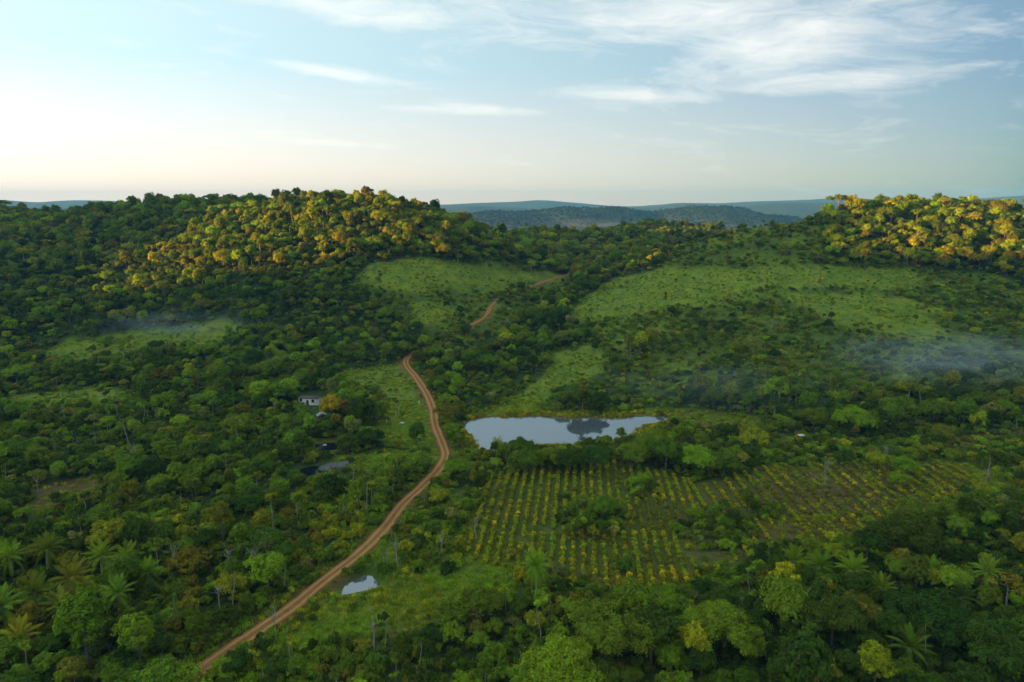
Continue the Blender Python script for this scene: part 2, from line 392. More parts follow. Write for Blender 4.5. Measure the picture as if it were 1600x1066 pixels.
nt.links.new(col, b.inputs['Base Color']); b.inputs['Roughness'].default_value = .95; b.inputs['Specular IOR Level'].default_value = .1
bp = nd(nt, 'ShaderNodeBump', inp={'Strength': .8, 'Distance': .35}); nt.links.new(mth(nt, 'ADD', n2, n3), bp.inputs['Height']); nt.links.new(bp.outputs[0], b.inputs['Normal'])
M_GROUND = gm

# ------------------------------------------------------------------ mesh helpers
def mesh_np(name, verts, quads=None, tris=None, mats=(), midx=None, smooth=False, attrs=None):
    me = bpy.data.meshes.new(name); verts = np.asarray(verts, np.float32)
    q = np.zeros((0, 4), int) if quads is None else np.asarray(quads, int); t = np.zeros((0, 3), int) if tris is None else np.asarray(tris, int)
    me.vertices.add(len(verts)); me.vertices.foreach_set('co', verts.ravel())
    li = np.r_[q.ravel(), t.ravel()].astype(np.int32)
    me.loops.add(len(li)); me.loops.foreach_set('vertex_index', li)
    ls = np.r_[np.arange(len(q))*4, len(q)*4 + np.arange(len(t))*3].astype(np.int32)
    me.polygons.add(len(ls)); me.polygons.foreach_set('loop_start', ls)
    for m_ in mats: me.materials.append(m_)
    if midx is not None: me.polygons.foreach_set('material_index', np.asarray(midx, np.int32))
    if smooth: me.polygons.foreach_set('use_smooth', np.ones(len(ls), bool))
    for k, (ty, v) in (attrs or {}).items():
        a_ = me.attributes.new(k, ty, 'POINT')
        a_.data.foreach_set('color' if ty == 'FLOAT_COLOR' else 'vector' if ty == 'FLOAT_VECTOR' else 'value', np.asarray(v, np.float32).ravel() if ty != 'INT' else np.asarray(v, np.int32).ravel())
    me.update(calc_edges=True); me.validate()
    return me
def link(name, data, parent=None, loc=None, **props):
    o = bpy.data.objects.new(name, data); C.objects.link(o)
    if parent: o.parent = parent
    if loc is not None: o.location = loc
    for k, v in props.items(): o[k] = v
    return o
class MB:
    def __init__(s): s.v = []; s.q = []; s.t = []; s.qm = []; s.tm = []
    def add(s, v, q=(), t=(), m=0):
        k = len(s.v); s.v += [tuple(map(float, p)) for p in v]
        s.q += [tuple(i+k for i in f) for f in q]; s.t += [tuple(i+k for i in f) for f in t]; s.qm += [m]*len(q); s.tm += [m]*len(t)
    def tube(s, pts, rad, n_=6, m=0, cap=True):
        pts = [Vector(p) for p in pts]; ring = []
        k0 = len(s.v); vs = []
        for i, p in enumerate(pts):
            d = (pts[min(i+1, len(pts)-1)] - pts[max(i-1, 0)]).normalized()
            a = d.orthogonal().normalized() if abs(d.z) < .95 else Vector((1, 0, 0)); bb = d.cross(a).normalized(); a = bb.cross(d)
            for j in range(n_):
                an = 2*math.pi*j/n_; vs.append(p + (a*math.cos(an) + bb*math.sin(an))*rad[i])
        q = [(i*n_+j, i*n_+(j+1) % n_, (i+1)*n_+(j+1) % n_, (i+1)*n_+j) for i in range(len(pts)-1) for j in range(n_)]
        t = []
        if cap:
            vs.append(pts[-1]); c_ = len(vs)-1; L = (len(pts)-1)*n_
            t = [(L+j, L+(j+1) % n_, c_) for j in range(n_)]
        s.add(vs, q, t, m)
    def box(s, a, b_, m=0):
        x0, y0, z0 = a; x1, y1, z1 = b_
        v = [(x0,y0,z0),(x1,y0,z0),(x1,y1,z0),(x0,y1,z0),(x0,y0,z1),(x1,y0,z1),(x1,y1,z1),(x0,y1,z1)]
        s.add(v, [(0,3,2,1),(4,5,6,7),(0,1,5,4),(1,2,6,5),(2,3,7,6),(3,0,4,7)], m=m)
    def mesh(s, name, mats, smooth=False): return mesh_np(name, s.v, s.q, s.t, mats, s.qm+s.tm, smooth)

# ------------------------------------------------------------------ the ground sheet
gu, gv, gd = project(gxx, gyy, GZ)
infr = (gyy > 85) & (gyy < 760) & (np.abs(gxx) < 620)
def blur(a, k=1):
    for _ in range(k):
        p = np.pad(a, 1, 'edge'); a = (p[:-2, 1:-1]+p[2:, 1:-1]+p[1:-1, :-2]+p[1:-1, 2:]+2*a)/6
    return a
wob = (fbm(gxx, gyy, 14., 3)-.5)*48*np.clip(150/np.maximum(gyy, 1), .3, 1.2)
uw, vw = gu + wob*1.3, gv + (fbm(gxx+500, gyy, 14., 3)-.5)*34*np.clip(150/np.maximum(gyy, 1), .3, 1.2)
mead = (anyin(uw, vw, MEADOWS) & infr).astype(float)
scr = (anyin(uw, vw, SCRUB) & infr).astype(float)
mead = np.maximum(mead, scr*(.35 + .5*sstep(.45, .6, fbm(gxx, gyy, 30., 3))))
mead = np.where(infr, mead, np.where((gyy > 85), .0, .2))
dry = (anyin(uw, vw, DRY) & infr).astype(float)
crop = (in_poly(uw, vw, CROPS) & infr).astype(float)
dry = np.maximum(dry, crop*(.15+.35*sstep(1000, 1120, gu))); mead = np.maximum(mead, crop*.42)
pd = np.full(gxx.shape, 1e9)
d0 = seg_dist(gxx, gyy, pond_world[0][1]); i0 = in_poly(gxx, gyy, pond_world[0][1])
wet = sstep(9, 3, np.where(i0, 0, d0)) * (.6+.4*fbm(gxx, gyy, 8., 2))
wet = np.maximum(wet, (in_poly(gu, gv, [(1000,640),(1100,640),(1195,652),(1180,670),(1060,668),(1010,660)]) & infr)*.9)
wet = np.maximum(wet, .8*sstep(5, 2, seg_dist(gxx, gyy, pond_world[2][1])))
bank = sstep(5.5, 2.2, d_road)*(.35 + .65*fbm(gxx, gyy, 10., 3))
cover = np.stack([blur(mead), blur(dry), blur(wet), np.ones_like(wet)], -1)
ny, nx = gxx.shape
idx = np.arange(nx*ny).reshape(ny, nx)
gq = np.stack([idx[:-1, :-1], idx[:-1, 1:], idx[1:, 1:], idx[1:, :-1]], -1).reshape(-1, 4)
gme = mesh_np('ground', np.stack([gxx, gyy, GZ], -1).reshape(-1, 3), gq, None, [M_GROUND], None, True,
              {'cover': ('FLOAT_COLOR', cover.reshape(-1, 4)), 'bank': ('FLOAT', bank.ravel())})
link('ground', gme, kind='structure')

# ------------------------------------------------------------------ dirt road: a cambered strip with two worn wheel tracks
rm_, nt, b = new_mat('dirt')
tcn = nd(nt, 'ShaderNodeTexCoord')
ac = nd(nt, 'ShaderNodeAttribute', attribute_type='GEOMETRY', attribute_name='across')
n2, n3 = gnoise(.5), gnoise(2.5, 5.)
trk = mth(nt, 'SUBTRACT', 1.0, mth(nt, 'MULTIPLY', mth(nt, 'ABSOLUTE', mth(nt, 'SUBTRACT', mth(nt, 'ABSOLUTE', ac.outputs['Fac']), .5)), 3.2), clamp=True)
base_c = ramp(n2, (.3, (.20, .085, .03)), (.5, (.31, .135, .045)), (.75, (.26, .10, .036)))
worn_c = mix_col(nt, n2, ramp(n3, (.3, (.40, .185, .05)), (.7, (.50, .265, .08))), ramp(n3, (.3, (.48, .26, .085)), (.7, (.58, .35, .14))))
dc = mix_col(nt, trk, base_c, worn_c)
nt.links.new(dc, b.inputs['Base Color']); b.inputs['Roughness'].default_value = .95; b.inputs['Specular IOR Level'].default_value = .1
bp = nd(nt, 'ShaderNodeBump', inp={'Strength': .6, 'Distance': .1}); nt.links.new(n3, bp.inputs['Height']); nt.links.new(bp.outputs[0], b.inputs['Normal'])
M_DIRT = rm_
tan = np.gradient(road_line, axis=0); tan /= np.linalg.norm(tan, axis=1)[:, None]; nor = np.c_[-tan[:, 1], tan[:, 0]]
prof = [(-1.12, -.5), (-1, .05), (-.75, .09), (-.5, .03), (-.25, .10), (0, .13), (.25, .10), (.5, .03), (.75, .09), (1, .05), (1.12, -.5)]
arc = np.arange(len(road_line))*1.5
hwid = np.where(road_line[:, 1] > 350, .95, 1.35) + .55*vnoise(arc, arc*0, 11.) + .2*vnoise(arc, arc*0+9, 4.)
rz = zc
rv, ra = [], []
for k, (a_, h_) in enumerate(prof):
    e_ = a_ * (hwid + (.35*(vnoise(arc, arc*0 + 40*(k > 5), 3.)-.5) if abs(a_) >= .75 else 0))
    xy = road_line + nor*e_[:, None]
    rv.append(np.c_[xy, rz + h_ + .10]); ra.append(np.full(len(arc), a_))
rv = np.stack(rv, 1); m_ = len(prof); ii = np.arange(len(arc)*m_).reshape(-1, m_)
rq = np.stack([ii[:-1, :-1], ii[:-1, 1:], ii[1:, 1:], ii[1:, :-1]], -1).reshape(-1, 4)[:, ::-1]
link('dirt_road', mesh_np('dirt_road', rv.reshape(-1, 3), rq, None, [M_DIRT], None, True, {'across': ('FLOAT', np.stack(ra, 1).ravel())}), kind='structure')

# ------------------------------------------------------------------ water
def water_mat(name, base, ior, rough):
    m, nt, b = new_mat(name)
    b.inputs['Base Color'].default_value = (*base, 1); b.inputs['Roughness'].default_value = rough; b.inputs['IOR'].default_value = ior
    b.inputs['Specular IOR Level'].default_value = .5
    t = nd(nt, 'ShaderNodeTexCoord'); nz = nd(nt, 'ShaderNodeTexNoise', inp={'Scale': 1.2, 'Detail': 3.0}); nt.links.new(t.outputs['Object'], nz.inputs['Vector'])
    bp = nd(nt, 'ShaderNodeBump', inp={'Strength': .04, 'Distance': .05}); nt.links.new(nz.outputs['Fac'], bp.inputs['Height']); nt.links.new(bp.outputs[0], b.inputs['Normal'])
    return m
M_WATER = water_mat('water', (.10, .115, .125), 3.0, .02)
M_DARKW = water_mat('dark_water', (.008, .015, .017), 1.10, .08)
for i, (name, loop, lvl, w) in enumerate(pond_world):
    c_ = loop.mean(0); big = []
    prev = np.roll(loop, 1, 0); nxt = np.roll(loop, -1, 0); tg = nxt-prev; nn = np.c_[tg[:, 1], -tg[:, 0]]; nn /= np.linalg.norm(nn, axis=1)[:, None]+1e-9
    area = np.sum(loop[:, 0]*nxt[:, 1]-nxt[:, 0]*loop[:, 1]); nn *= 1 if area > 0 else -1
    out = loop + nn*2.2
    v = [(p[0], p[1], lvl) for p in out] + [(p[0], p[1], lvl) for p in (loop*.5+c_*.5)] + [(c_[0], c_[1], lvl)]
    L = len(loop); q = [(k, (k+1) % L, L+(k+1) % L, L+k) for k in range(L)]; t = [(L+k, L+(k+1) % L, 2*L) for k in range(L)]
    if area < 0: q = [f[::-1] for f in q]; t = [f[::-1] for f in t]
    link(name, mesh_np(name, v, q, t, [M_WATER if i < 2 else M_DARKW]), kind='structure')

# ------------------------------------------------------------------ far hills
def far_hill(name, pts, depth, foot, mat, step, label=None):
    """a ridge along crest points (px, py, distance); falls to the plain on both sides"""
    cr = np.array([[float(c) for c in at(*p)] for p in pts]); xs = np.arange(cr[0, 0], cr[-1, 0], step)
    cy_ = np.interp(xs, cr[:, 0], cr[:, 1]); cz = np.interp(xs, cr[:, 0], cr[:, 2])
    k = 5; pad = lambda a: np.convolve(np.pad(a, k//2, 'edge'), np.ones(k)/k, 'valid')
    cy_, cz = pad(cy_), pad(cz)
    vs = np.linspace(-1, 1, 41); X = np.repeat(xs[None], 41, 0); Y = cy_[None] + vs[:, None]*depth
    pr = np.cos(vs*math.pi/2)[:, None]**1.3
    n_ = fbm(X, Y, depth*.5, 5)-.5; cz = cz*(1 + 0*cz)
    Z = foot + (cz[None]-foot)*pr*(1 + n_*1.4*(1-pr)) + n_*depth*.05*(1-.35*pr)
    i_ = np.arange(X.size).reshape(X.shape); q = np.stack([i_[:-1, :-1], i_[:-1, 1:], i_[1:, 1:], i_[1:, :-1]], -1).reshape(-1, 4)
    link(name, mesh_np(name, np.stack([X, Y, Z], -1).reshape(-1, 3), q, None, [mat], None, True), kind='structure')
    return X, Y, Z
M_FAR = simple_mat('far_forest', (.03, .05, .02), .95, .02, .5)
HX, HY, HZ = far_hill('forested_hill', [(560,352,2900),(700,345,2800),(735,337,2750),(770,331,2750),(800,334,2700),(850,331,2700),(880,326,2650),(920,330,2650),(960,327,2700),(1010,337,2750),(1050,331,2650),(1090,325,2600),(1150,326,2600),(1185,338,2600),(1300,350,2650),(1420,362,2700)], 420, -12, M_FAR, 14)
far_hill('distant_ridge', [(-300,325,6480),(-100,318,6336),(0,312,6120),(60,315,6120),(140,312,6192),(260,318,6192),(420,322,6480),(600,322,6480),(690,320,6336),(760,317,6264),(800,316,6192),(845,313,6192),(900,318,6336),(980,323,6480),(1060,318,6336),(1110,318,6336),(1200,315,6192),(1300,309,5976),(1370,312,5976),(1450,313,6120),(1530,312,5904),(1600,305,5760),(1700,300,5760),(1850,308,5904),(2000,318,6120)], 900, -12, M_FAR, 45)
far_hill('distant_ridge', [(-200,330,4960),(0,326,4800),(120,325,4800),(300,328,4960),(640,324,4800),(720,321,4480),(780,324,4480),(900,328,4640),(1030,324,4480),(1075,317,4400),(1120,322,4400),(1220,318,4160),(1300,316,4160),(1400,322,4320),(1500,321,4320),(1560,320,4160),(1650,318,4160),(1800,324,4320)], 600, -12, M_FAR, 35)

# ------------------------------------------------------------------ plant shapes
def unit(v): return v/np.maximum(np.linalg.norm(v, axis=-1, keepdims=True), 1e-9)
def leaves(cent, nrm, size, g, shade, aspect=.55):
    """one folded lozenge per leaf spray"""
    n_ = len(cent); nrm = unit(nrm); t = unit(np.cross(nrm, unit(g.normal(size=(n_, 3))))); bt = np.cross(nrm, t)
    s = np.asarray(size).reshape(-1, 1)*np.ones((n_, 1)); fold = nrm*s*.22
    v = np.stack([cent-t*s, cent+bt*s*aspect+fold, cent+t*s-fold*.6, cent-bt*s*aspect+fold], 1).reshape(-1, 3)
    return v, np.arange(n_*4).reshape(-1, 4), np.repeat(shade, 4)
def crown_shape(g, R_, H_, z0, n_lobes, n_clump, n_leaf, leaf, flat=.8, spread=.62, lobe_r=.5):
    """lobes spread through an uneven envelope, each covered with clumps of leaf sprays"""
    V, Q, Sh, k = [], [], [], 0; lobes = []
    for i in range(n_lobes):
        a = 2*math.pi*(i*0.618+g.random()*.25); rr = R_*spread*math.sqrt((i+.4)/n_lobes)*g.uniform(.75, 1.28)
        top = 1-(rr/R_)**2*.75
        c = np.array([rr*math.cos(a), rr*math.sin(a), z0 + H_*(.28+.44*top*g.uniform(.45, 1.2))]); r = R_*lobe_r*g.uniform(.58, 1.28)
        lobes.append((c, r))
        cd = unit(g.normal(size=(n_clump, 3))); cd[:, 2] = np.where(cd[:, 2] < -.35, -cd[:, 2], cd[:, 2])
        cc = c + cd*r*g.uniform(.7, 1.08, (n_clump, 1))*np.array([1, 1, flat])
        csh = g.random(n_clump)
        w = np.repeat(np.arange(n_clump), int(n_leaf*1.8)); m = len(w)
        off = g.normal(size=(m, 3))*r*.15
        p = cc[w] + off
        nn = cd[w]*.9 + unit(off+1e-6)*.5 + g.normal(size=(m, 3))*.4 + np.array([0, 0, .5])
        v, q, s = leaves(p, nn, leaf*.86*g.uniform(.6, 1.35, m), g, np.clip(csh[w]*.6 + g.random(m)*.4, 0, 1))
        V.append(v); Q.append(q+k); Sh.append(s); k += len(v)
    return np.concatenate(V), np.concatenate(Q), np.concatenate(Sh), lobes
def trunk_shape(g, h, r0, lobes, lean=.06, n_=6):
    mb = MB(); top = np.array([g.normal()*lean*h, g.normal()*lean*h, h])
    pts = [(0, 0, -.6)] + [tuple(top*t + np.array([g.normal()*.012*h, g.normal()*.012*h, 0])*(t < 1)) for t in (.33, .66, 1.0)]
    mb.tube(pts, [r0*1.25, r0*.92, r0*.75, r0*.5], n_, cap=False)
    for c, r in lobes:
        st = Vector(pts[2])*.45 + Vector(pts[3])*.55 if g.random() < .6 else Vector(pts[3])
        c = Vector(c); mid = st.lerp(c, .5) + Vector((0, 0, -.06*(c-st).length))
        mb.tube([st, mid, c + Vector((0, 0, r*.3))], [r0*.45, r0*.3, r0*.1], 5, cap=False)
    return mb
class Plant: pass
PROTO = {}
hid = bpy.data.collections.new('plant_shapes')     # not linked: only sources for the masses of plants
def reg(key, parts, R_, H_, pale=False):
    """parts: (name, verts, quads, tris, material, shade); kept as separate meshes and as one joined mesh"""
    p = Plant(); p.key = key; p.R = R_; p.H = H_; p.parts = []
    V, Q, T, mq, mt, Sh, k, mats = [], [], [], [], [], [], 0, []
    for nm, v, q, t, mat, shd in parts:
        v = np.asarray(v, float).reshape(-1, 3); q = np.asarray(q, int).reshape(-1, 4); t = np.asarray(t, int).reshape(-1, 3)
        shd = np.full(len(v), .5) if shd is None else shd
        p.parts.append((nm, mesh_np(key+'_'+nm, v, q, t, [mat], None, mat is not M_LEAF, {'shade': ('FLOAT', shd)})))
        mi = len(mats); mats.append(mat)
        V.append(v); Q.append(q+k); T.append(t+k); mq += [mi]*len(q); mt += [mi]*len(t); Sh.append(shd); k += len(v)
    me = mesh_np(key, np.concatenate(V), np.concatenate(Q), np.concatenate(T), mats, mq+mt, False, {'shade': ('FLOAT', np.concatenate(Sh))})
    p.obj = bpy.data.objects.new('%02d_' % len(PROTO) + key, me); hid.objects.link(p.obj); p.index = len(PROTO); PROTO[key] = p
    return p
def broadleaf(key, seed, R_, H_, z0, th, r0, nl, nc, nf, leaf, bark=None, **kw):
    g = np.random.default_rng(seed); v, q, s, lobes = crown_shape(g, R_, H_, z0, nl, nc, nf, leaf, **kw)
    mb = trunk_shape(g, th, r0, lobes)
    reg(key, [('crown', v, q, [], M_LEAF, s), ('trunk', mb.v, mb.q, mb.t, bark or M_BARK, None)], R_, z0+H_)
# unit sizes in metres
broadleaf('round_a', 1, 3.4, 6.6, 1.0, 3.6, .20, 11, 26, 14, .26, flat=.95)
broadleaf('round_b', 2, 3.1, 7.2, 1.2, 4.2, .20, 12, 24, 14, .25, flat=1.0)
broadleaf('spread_a', 3, 4.4, 5.2, 2.0, 4.2, .24, 13, 24, 14, .27, flat=.75)
broadleaf('spread_b', 4, 4.0, 5.6, 1.6, 4.0, .22, 11, 26, 14, .27, flat=.8, spread=.7, lobe_r=.42)
broadleaf('tall_a', 5, 2.7, 9.6, 1.4, 6.6, .20, 13, 24, 13, .25, flat=1.2)
broadleaf('tall_b', 6, 2.3, 8.6, 2.6, 7.0, .18, 10, 24, 13, .25, flat=1.15, lobe_r=.55)
broadleaf('lumpy_a', 7, 3.8, 6.6, 1.0, 4.0, .22, 16, 20, 13, .26, spread=.8, lobe_r=.34, flat=.95)
broadleaf('lumpy_b', 8, 3.4, 7.6, 1.2, 4.8, .22, 16, 20, 13, .26, spread=.75, lobe_r=.36, flat=1.0)
broadleaf('sparse_a', 9, 3.0, 4.0, 4.6, 6.2, .15, 7, 14, 10, .27, M_PALE, spread=.8, lobe_r=.36, flat=.6)
broadleaf('slender_a', 10, 1.7, 3.0, 7.4, 9.0, .13, 5, 14, 11, .26, M_PALE, spread=.6, lobe_r=.5)
broadleaf('slender_b', 12, 1.4, 3.6, 6.4, 8.6, .12, 5, 14, 11, .25, M_PALE, spread=.5, lobe_r=.5, flat=1.0)
broadleaf('umbrella_a', 13, 4.6, 2.8, 7.2, 8.6, .26, 10, 22, 12, .28, M_PALE, flat=.45, spread=.85, lobe_r=.36)
broadleaf('great_a', 14, 7.2, 9.6, 2.4, 7.0, .45, 22, 36, 18, .27, spread=.74, lobe_r=.33)
broadleaf('great_b', 15, 7.6, 9.0, 2.0, 6.6, .45, 24, 36, 18, .27, spread=.76, lobe_r=.31)
broadleaf('great_c', 16, 7.0, 8.0, 2.2, 6.4, .42, 20, 36, 18, .27, spread=.70, lobe_r=.36)
def dead(key, seed, h):
    g = np.random.default_rng(seed); lobes = [(np.array([g.normal()*1.3, g.normal()*1.3, h*g.uniform(.75, 1.15)]), .8) for _ in range(9)]
    mb = trunk_shape(g, h*.8, .15, lobes[:5], .04); b2 = MB()
    for c, r in lobes[5:]: b2.tube([(0, 0, h*.55), tuple(c*np.array([.5, .5, .85])), tuple(c)], [.07, .05, .02], 5)
    reg(key, [('trunk', mb.v, mb.q, mb.t, M_PALE, None), ('branches', b2.v, b2.q, b2.t, M_PALE, None)], 1.6, h*1.1)
dead('dead_a', 17, 8.5); dead('dead_b', 18, 7.0)
def shrub(key, seed, R_, H_, nl, nc, nf, leaf, **kw):
    g = np.random.default_rng(seed); v, q, s, lobes = crown_shape(g, R_, H_, -.15, nl, nc, nf, leaf, **kw)
    reg(key, [('foliage', v, q, [], M_LEAF, s)], R_, H_)
shrub('shrub_a', 21, 1.5, 2.1, 6, 14, 9, .19, lobe_r=.5)
shrub('shrub_b', 22, 1.8, 1.6, 7, 14, 8, .20, lobe_r=.45, flat=.8)
shrub('shrub_c', 23, 1.1, 2.6, 5, 14, 9, .19, lobe_r=.55, flat=1.1)
shrub('shrub_d', 24, 2.2, 2.6, 8, 14, 9, .22, lobe_r=.42)
def tuft(key, seed, n_, h, r):
    g = np.random.default_rng(seed); b0 = np.c_[g.normal(size=(n_, 2))*r*.5, np.zeros(n_)-.05]; a = g.uniform(0, 6.283, n_)
    d = np.c_[np.cos(a), np.sin(a), np.zeros(n_)]; hh = h*g.uniform(.6, 1.1, n_)[:, None]; w = np.c_[-np.sin(a), np.cos(a), np.zeros(n_)]*.045
    tip = b0 + d*hh*g.uniform(.3, .8, (n_, 1)) + np.array([0, 0, 1])*hh; mid = b0 + d*hh*.2 + np.array([0, 0, .62])*hh
    v = np.stack([b0-w, b0+w, mid+w*.9, tip], 1); v = np.concatenate([v, (mid-w*.9)[:, None]], 1).reshape(-1, 3)
    k = np.arange(n_)*5; q = np.stack([k, k+1, k+2, k+4], 1); t = np.stack([k+4, k+2, k+3], 1)
    reg(key, [('blades', v, q, t, M_LEAF, np.repeat(g.random(n_), 5))], r, h)
tuft('tuft_a', 31, 46, .75, .8)
tuft('tuft_b', 32, 40, .5, 1.1)
def crop(key, seed):
    g = np.random.default_rng(seed); v, q, s, lobes = crown_shape(g, .72, 1.15, .05, 4, 9, 8, .16, lobe_r=.55, flat=1.0)
    mb = MB(); mb.tube([(0, 0, -.2), (.02, .02, .7)], [.04, .02], 5)
    reg(key, [('foliage', v, q, [], M_LEAF, s), ('stem', mb.v, mb.q, mb.t, M_BARK, None)], .7, 1.2)
crop('crop_a', 41); crop('crop_b', 42); crop('crop_c', 43)
# ---- palms
def frond_shape(g, L, droop, rise, n_seg=9, leaflet=.9, per=16):
    """arching midrib along +x with a row of narrow leaflets on each side"""
    mb = MB(); pts = []
    for i in range(n_seg+1):
        t = i/n_seg; pts.append(Vector((L*t*(1-.12*t*droop), 0, L*(rise*t - droop*t*t))))
    mb.tube(pts, [.045*(1-.8*i/n_seg)+.01 for i in range(n_seg+1)], 4, cap=False)
    V, Q = [], []; k = 0
    for i in range(per):
        t = .14 + .86*i/(per-1); f = t*n_seg; j = min(int(f), n_seg-1); p = pts[j].lerp(pts[j+1], f-j); d = (pts[j+1]-pts[j]).normalized()
        ll = leaflet*(math.sin(math.pi*min(t*.92+.12, 1))**.6)*g.uniform(.85, 1.1)
        for sd in (-1, 1):
            out = (Vector((0, sd, -.32-.25*t)) + d*.75).normalized(); w = d*.085
            e = p + out*ll; e2 = p + out*ll*.55 + Vector((0, 0, .04))
            V += [p-w, p+w, e2+w*.8, e, e2-w*.8]; Q += [(k, k+1, k+2, k+4)]; mb.t += []; k += 5
            mb_t.append((k-1, k-3, k-2))
    return mb, V, Q
def palm(key, seed, h, L, nf, r0, lean=.03, stiff=1.0, leaflet=.9, dry=False, skirt=4):
    global mb_t
    g = np.random.default_rng(seed); shapes = []
    for i in range(3):
        mb_t = []
        m, V, Q = frond_shape(g, L, (.55, .8, 1.05)[i]*stiff, (.85, .6, .35)[i], leaflet=leaflet); k = len(m.v)
        v = np.array([tuple(p) for p in m.v] + [tuple(p) for p in V]); q = m.q + [tuple(a+k for a in f) for f in Q]; t = m.t + [tuple(a+k for a in f) for f in mb_t]
        shapes.append((v, np.array(q), np.array(t)))
    top = np.array([g.normal()*lean*h, g.normal()*lean*h, h])
    mb = MB(); rings = 7
    mb.tube([(0, 0, -.5)] + [tuple(top*(t/rings)*np.array([t/rings, t/rings, 1])) for t in range(1, rings+1)], [r0*1.5] + [r0*(1.1-.25*t/rings) for t in range(1, rings+1)], 7)
    mb.tube([tuple(top-np.array([0, 0, .5])), tuple(top+np.array([0, 0, .45]))], [r0*1.25, r0*.7], 7)
    fr = []                                            # (shape, matrix)
    for i in range(nf):
        u = i/nf; sh = 0 if u < .3 else 1 if u < .65 else 2
        a = i*2.39996 + g.normal()*.12; tilt = (1.05-1.15*u)*.8 + g.normal()*.06 - .1
        if sh == 2: tilt -= .35*skirt/4
        ca_, sa_, ct, st = math.cos(a), math.sin(a), math.cos(tilt), math.sin(tilt); sc_ = g.uniform(.88, 1.08)
        Rz = np.array([[ca_, -sa_, 0], [sa_, ca_, 0], [0, 0, 1]]); Ry = np.array([[ct, 0, -st], [0, 1, 0], [st, 0, ct]])
        fr.append((sh, Rz @ Ry * sc_))
    V, Q, T, Sh, k = [], [], [], [], 0
    for sh, Mx in fr:
        v, q, t = shapes[sh]; V.append(v @ Mx.T + top); Q.append(q+k); T.append(t+k); Sh.append(np.full(len(v), g.random())); k += len(v)
    p = reg(key, [('crown', np.concatenate(V), np.concatenate(Q), np.concatenate(T), M_DRYF if dry else M_LEAF, np.concatenate(Sh)), ('trunk', mb.v, mb.q, mb.t, M_PALE, None)], L, h+L*.5)
    p.fronds = [(mesh_np(key+'_frond', v, q, t, [M_DRYF if dry else M_LEAF], None, False, {'shade': ('FLOAT', np.full(len(v), .5))})) for v, q, t in shapes]
    p.fr = fr; p.top = top
    return p
palm('palm_coconut', 51, 8.5, 4.4, 30, .17)
palm('palm_oil', 52, 4.2, 4.6, 30, .28, stiff=.8, leaflet=1.0)
palm('palm_oil_low', 53, 2.2, 4.4, 26, .30, stiff=.75, leaflet=1.0)
palm('palm_tall', 54, 12.5, 3.4, 26, .16, stiff=1.1)
palm('palm_shaggy', 55, 11.5, 4.0, 40, .20, stiff=1.35, skirt=9)
palm('palm_dry', 56, 8.0, 3.2, 24, .16, stiff=1.1, dry=True)

# ------------------------------------------------------------------ plants as things and as masses
COL = {'dark green': (.034, .068, .010), 'deep green': (.054, .098, .012), 'mid green': (.085, .138, .014), 'fresh green': (.115, .195, .015),
       'yellow-green': (.165, .200, .012), 'olive green': (.110, .122, .016), 'grey-green': (.125, .145, .055), 'bronze': (.270, .165, .055), 'golden green': (.25, .225, .016)}
def tone(name, g): c = np.array(COL[name])*1.9; return c*g.uniform(.78, 1.25)*np.array([g.uniform(1.06, 1.34), 1, g.uniform(.45, .7)])
class Spot:
    __slots__ = ('x', 'y', 'z', 's', 'sz', 'rz', 'key', 'tint', 'cname', 'u', 'v', 'px', 'kind')
def spot(x, y, key, cname, s, g, kind, sz=None):
    o = Spot(); o.x, o.y = float(x), float(y); o.z = float(ground_z(x, y)); o.key = key; o.cname = cname; o.s = float(s); o.sz = float(sz if sz else s*g.uniform(.88, 1.15))
    o.rz = g.uniform(0, 6.283); o.tint = tone(cname, g); o.kind = kind
    P_ = PROTO[key]
    u, v, d = project(o.x, o.y, o.z + P_.H*o.sz*.6); o.u, o.v = float(u), float(v); o.px = FPX*math.sqrt(P_.R*2*o.s*P_.H*o.sz)/float(d)
    return o
def hidden_by_terrain(x, y, ztop, margin=4.0):
    t = np.linspace(.25, .97, 30)[None]; X = x[:, None]*t; Y = y[:, None]*t; Z = CAM_H + (ztop[:, None]+margin-CAM_H)*t
    return (bil(GZ, X, Y) > Z).any(1)
def jitter(x0, x1, y0, y1, step, g):
    X, Y = np.meshgrid(np.arange(x0, x1, step), np.arange(y0, y1, step)); X = X + (np.arange(X.shape[0]) % 2)[:, None]*step*.5
    return (X+g.uniform(-.45, .45, X.shape)*step).ravel(), (Y+g.uniform(-.45, .45, X.shape)*step).ravel()
def road_dist(x, y):
    d = np.full(len(x), 1e9)
    for q in road_line: d = np.minimum(d, (x-q[0])**2+(y-q[1])**2)
    return np.sqrt(d)
road_u, road_v, _ = project(road_line[:, 0], road_line[:, 1], bil(GZ, road_line[:, 0], road_line[:, 1]))
SEEN_ROAD = (road_v > 560) | ((road_u > 735) & (road_u < 772) & (road_v > 466)) | ((road_u > 838) & (road_u < 885))
def near_road(x, y, lim):
    """too close to the road; its overgrown stretch in the valley lets plants stand at the very edge"""
    d = np.full(len(x), 1e9); e = np.full(len(x), 1e9)
    for q, s_ in zip(road_line, SEEN_ROAD):
        dd = np.hypot(x-q[0], y-q[1])
        if s_: d = np.minimum(d, dd)
        else: e = np.minimum(e, dd)
    return (d < lim) | (e < 1.5)
def hides_road(u0, v0, u1, v1, half):
    """would something standing from pixel v0 up to v1, half as wide, cover the stretch of road that the photograph shows?"""
    r = np.zeros(len(u0), bool)
    for a, b_ in zip(road_u[SEEN_ROAD][::2], road_v[SEEN_ROAD][::2]):
        r |= (np.abs(u0-a) < half+3) & (b_ < v0) & (b_ > v1-3)
    return r
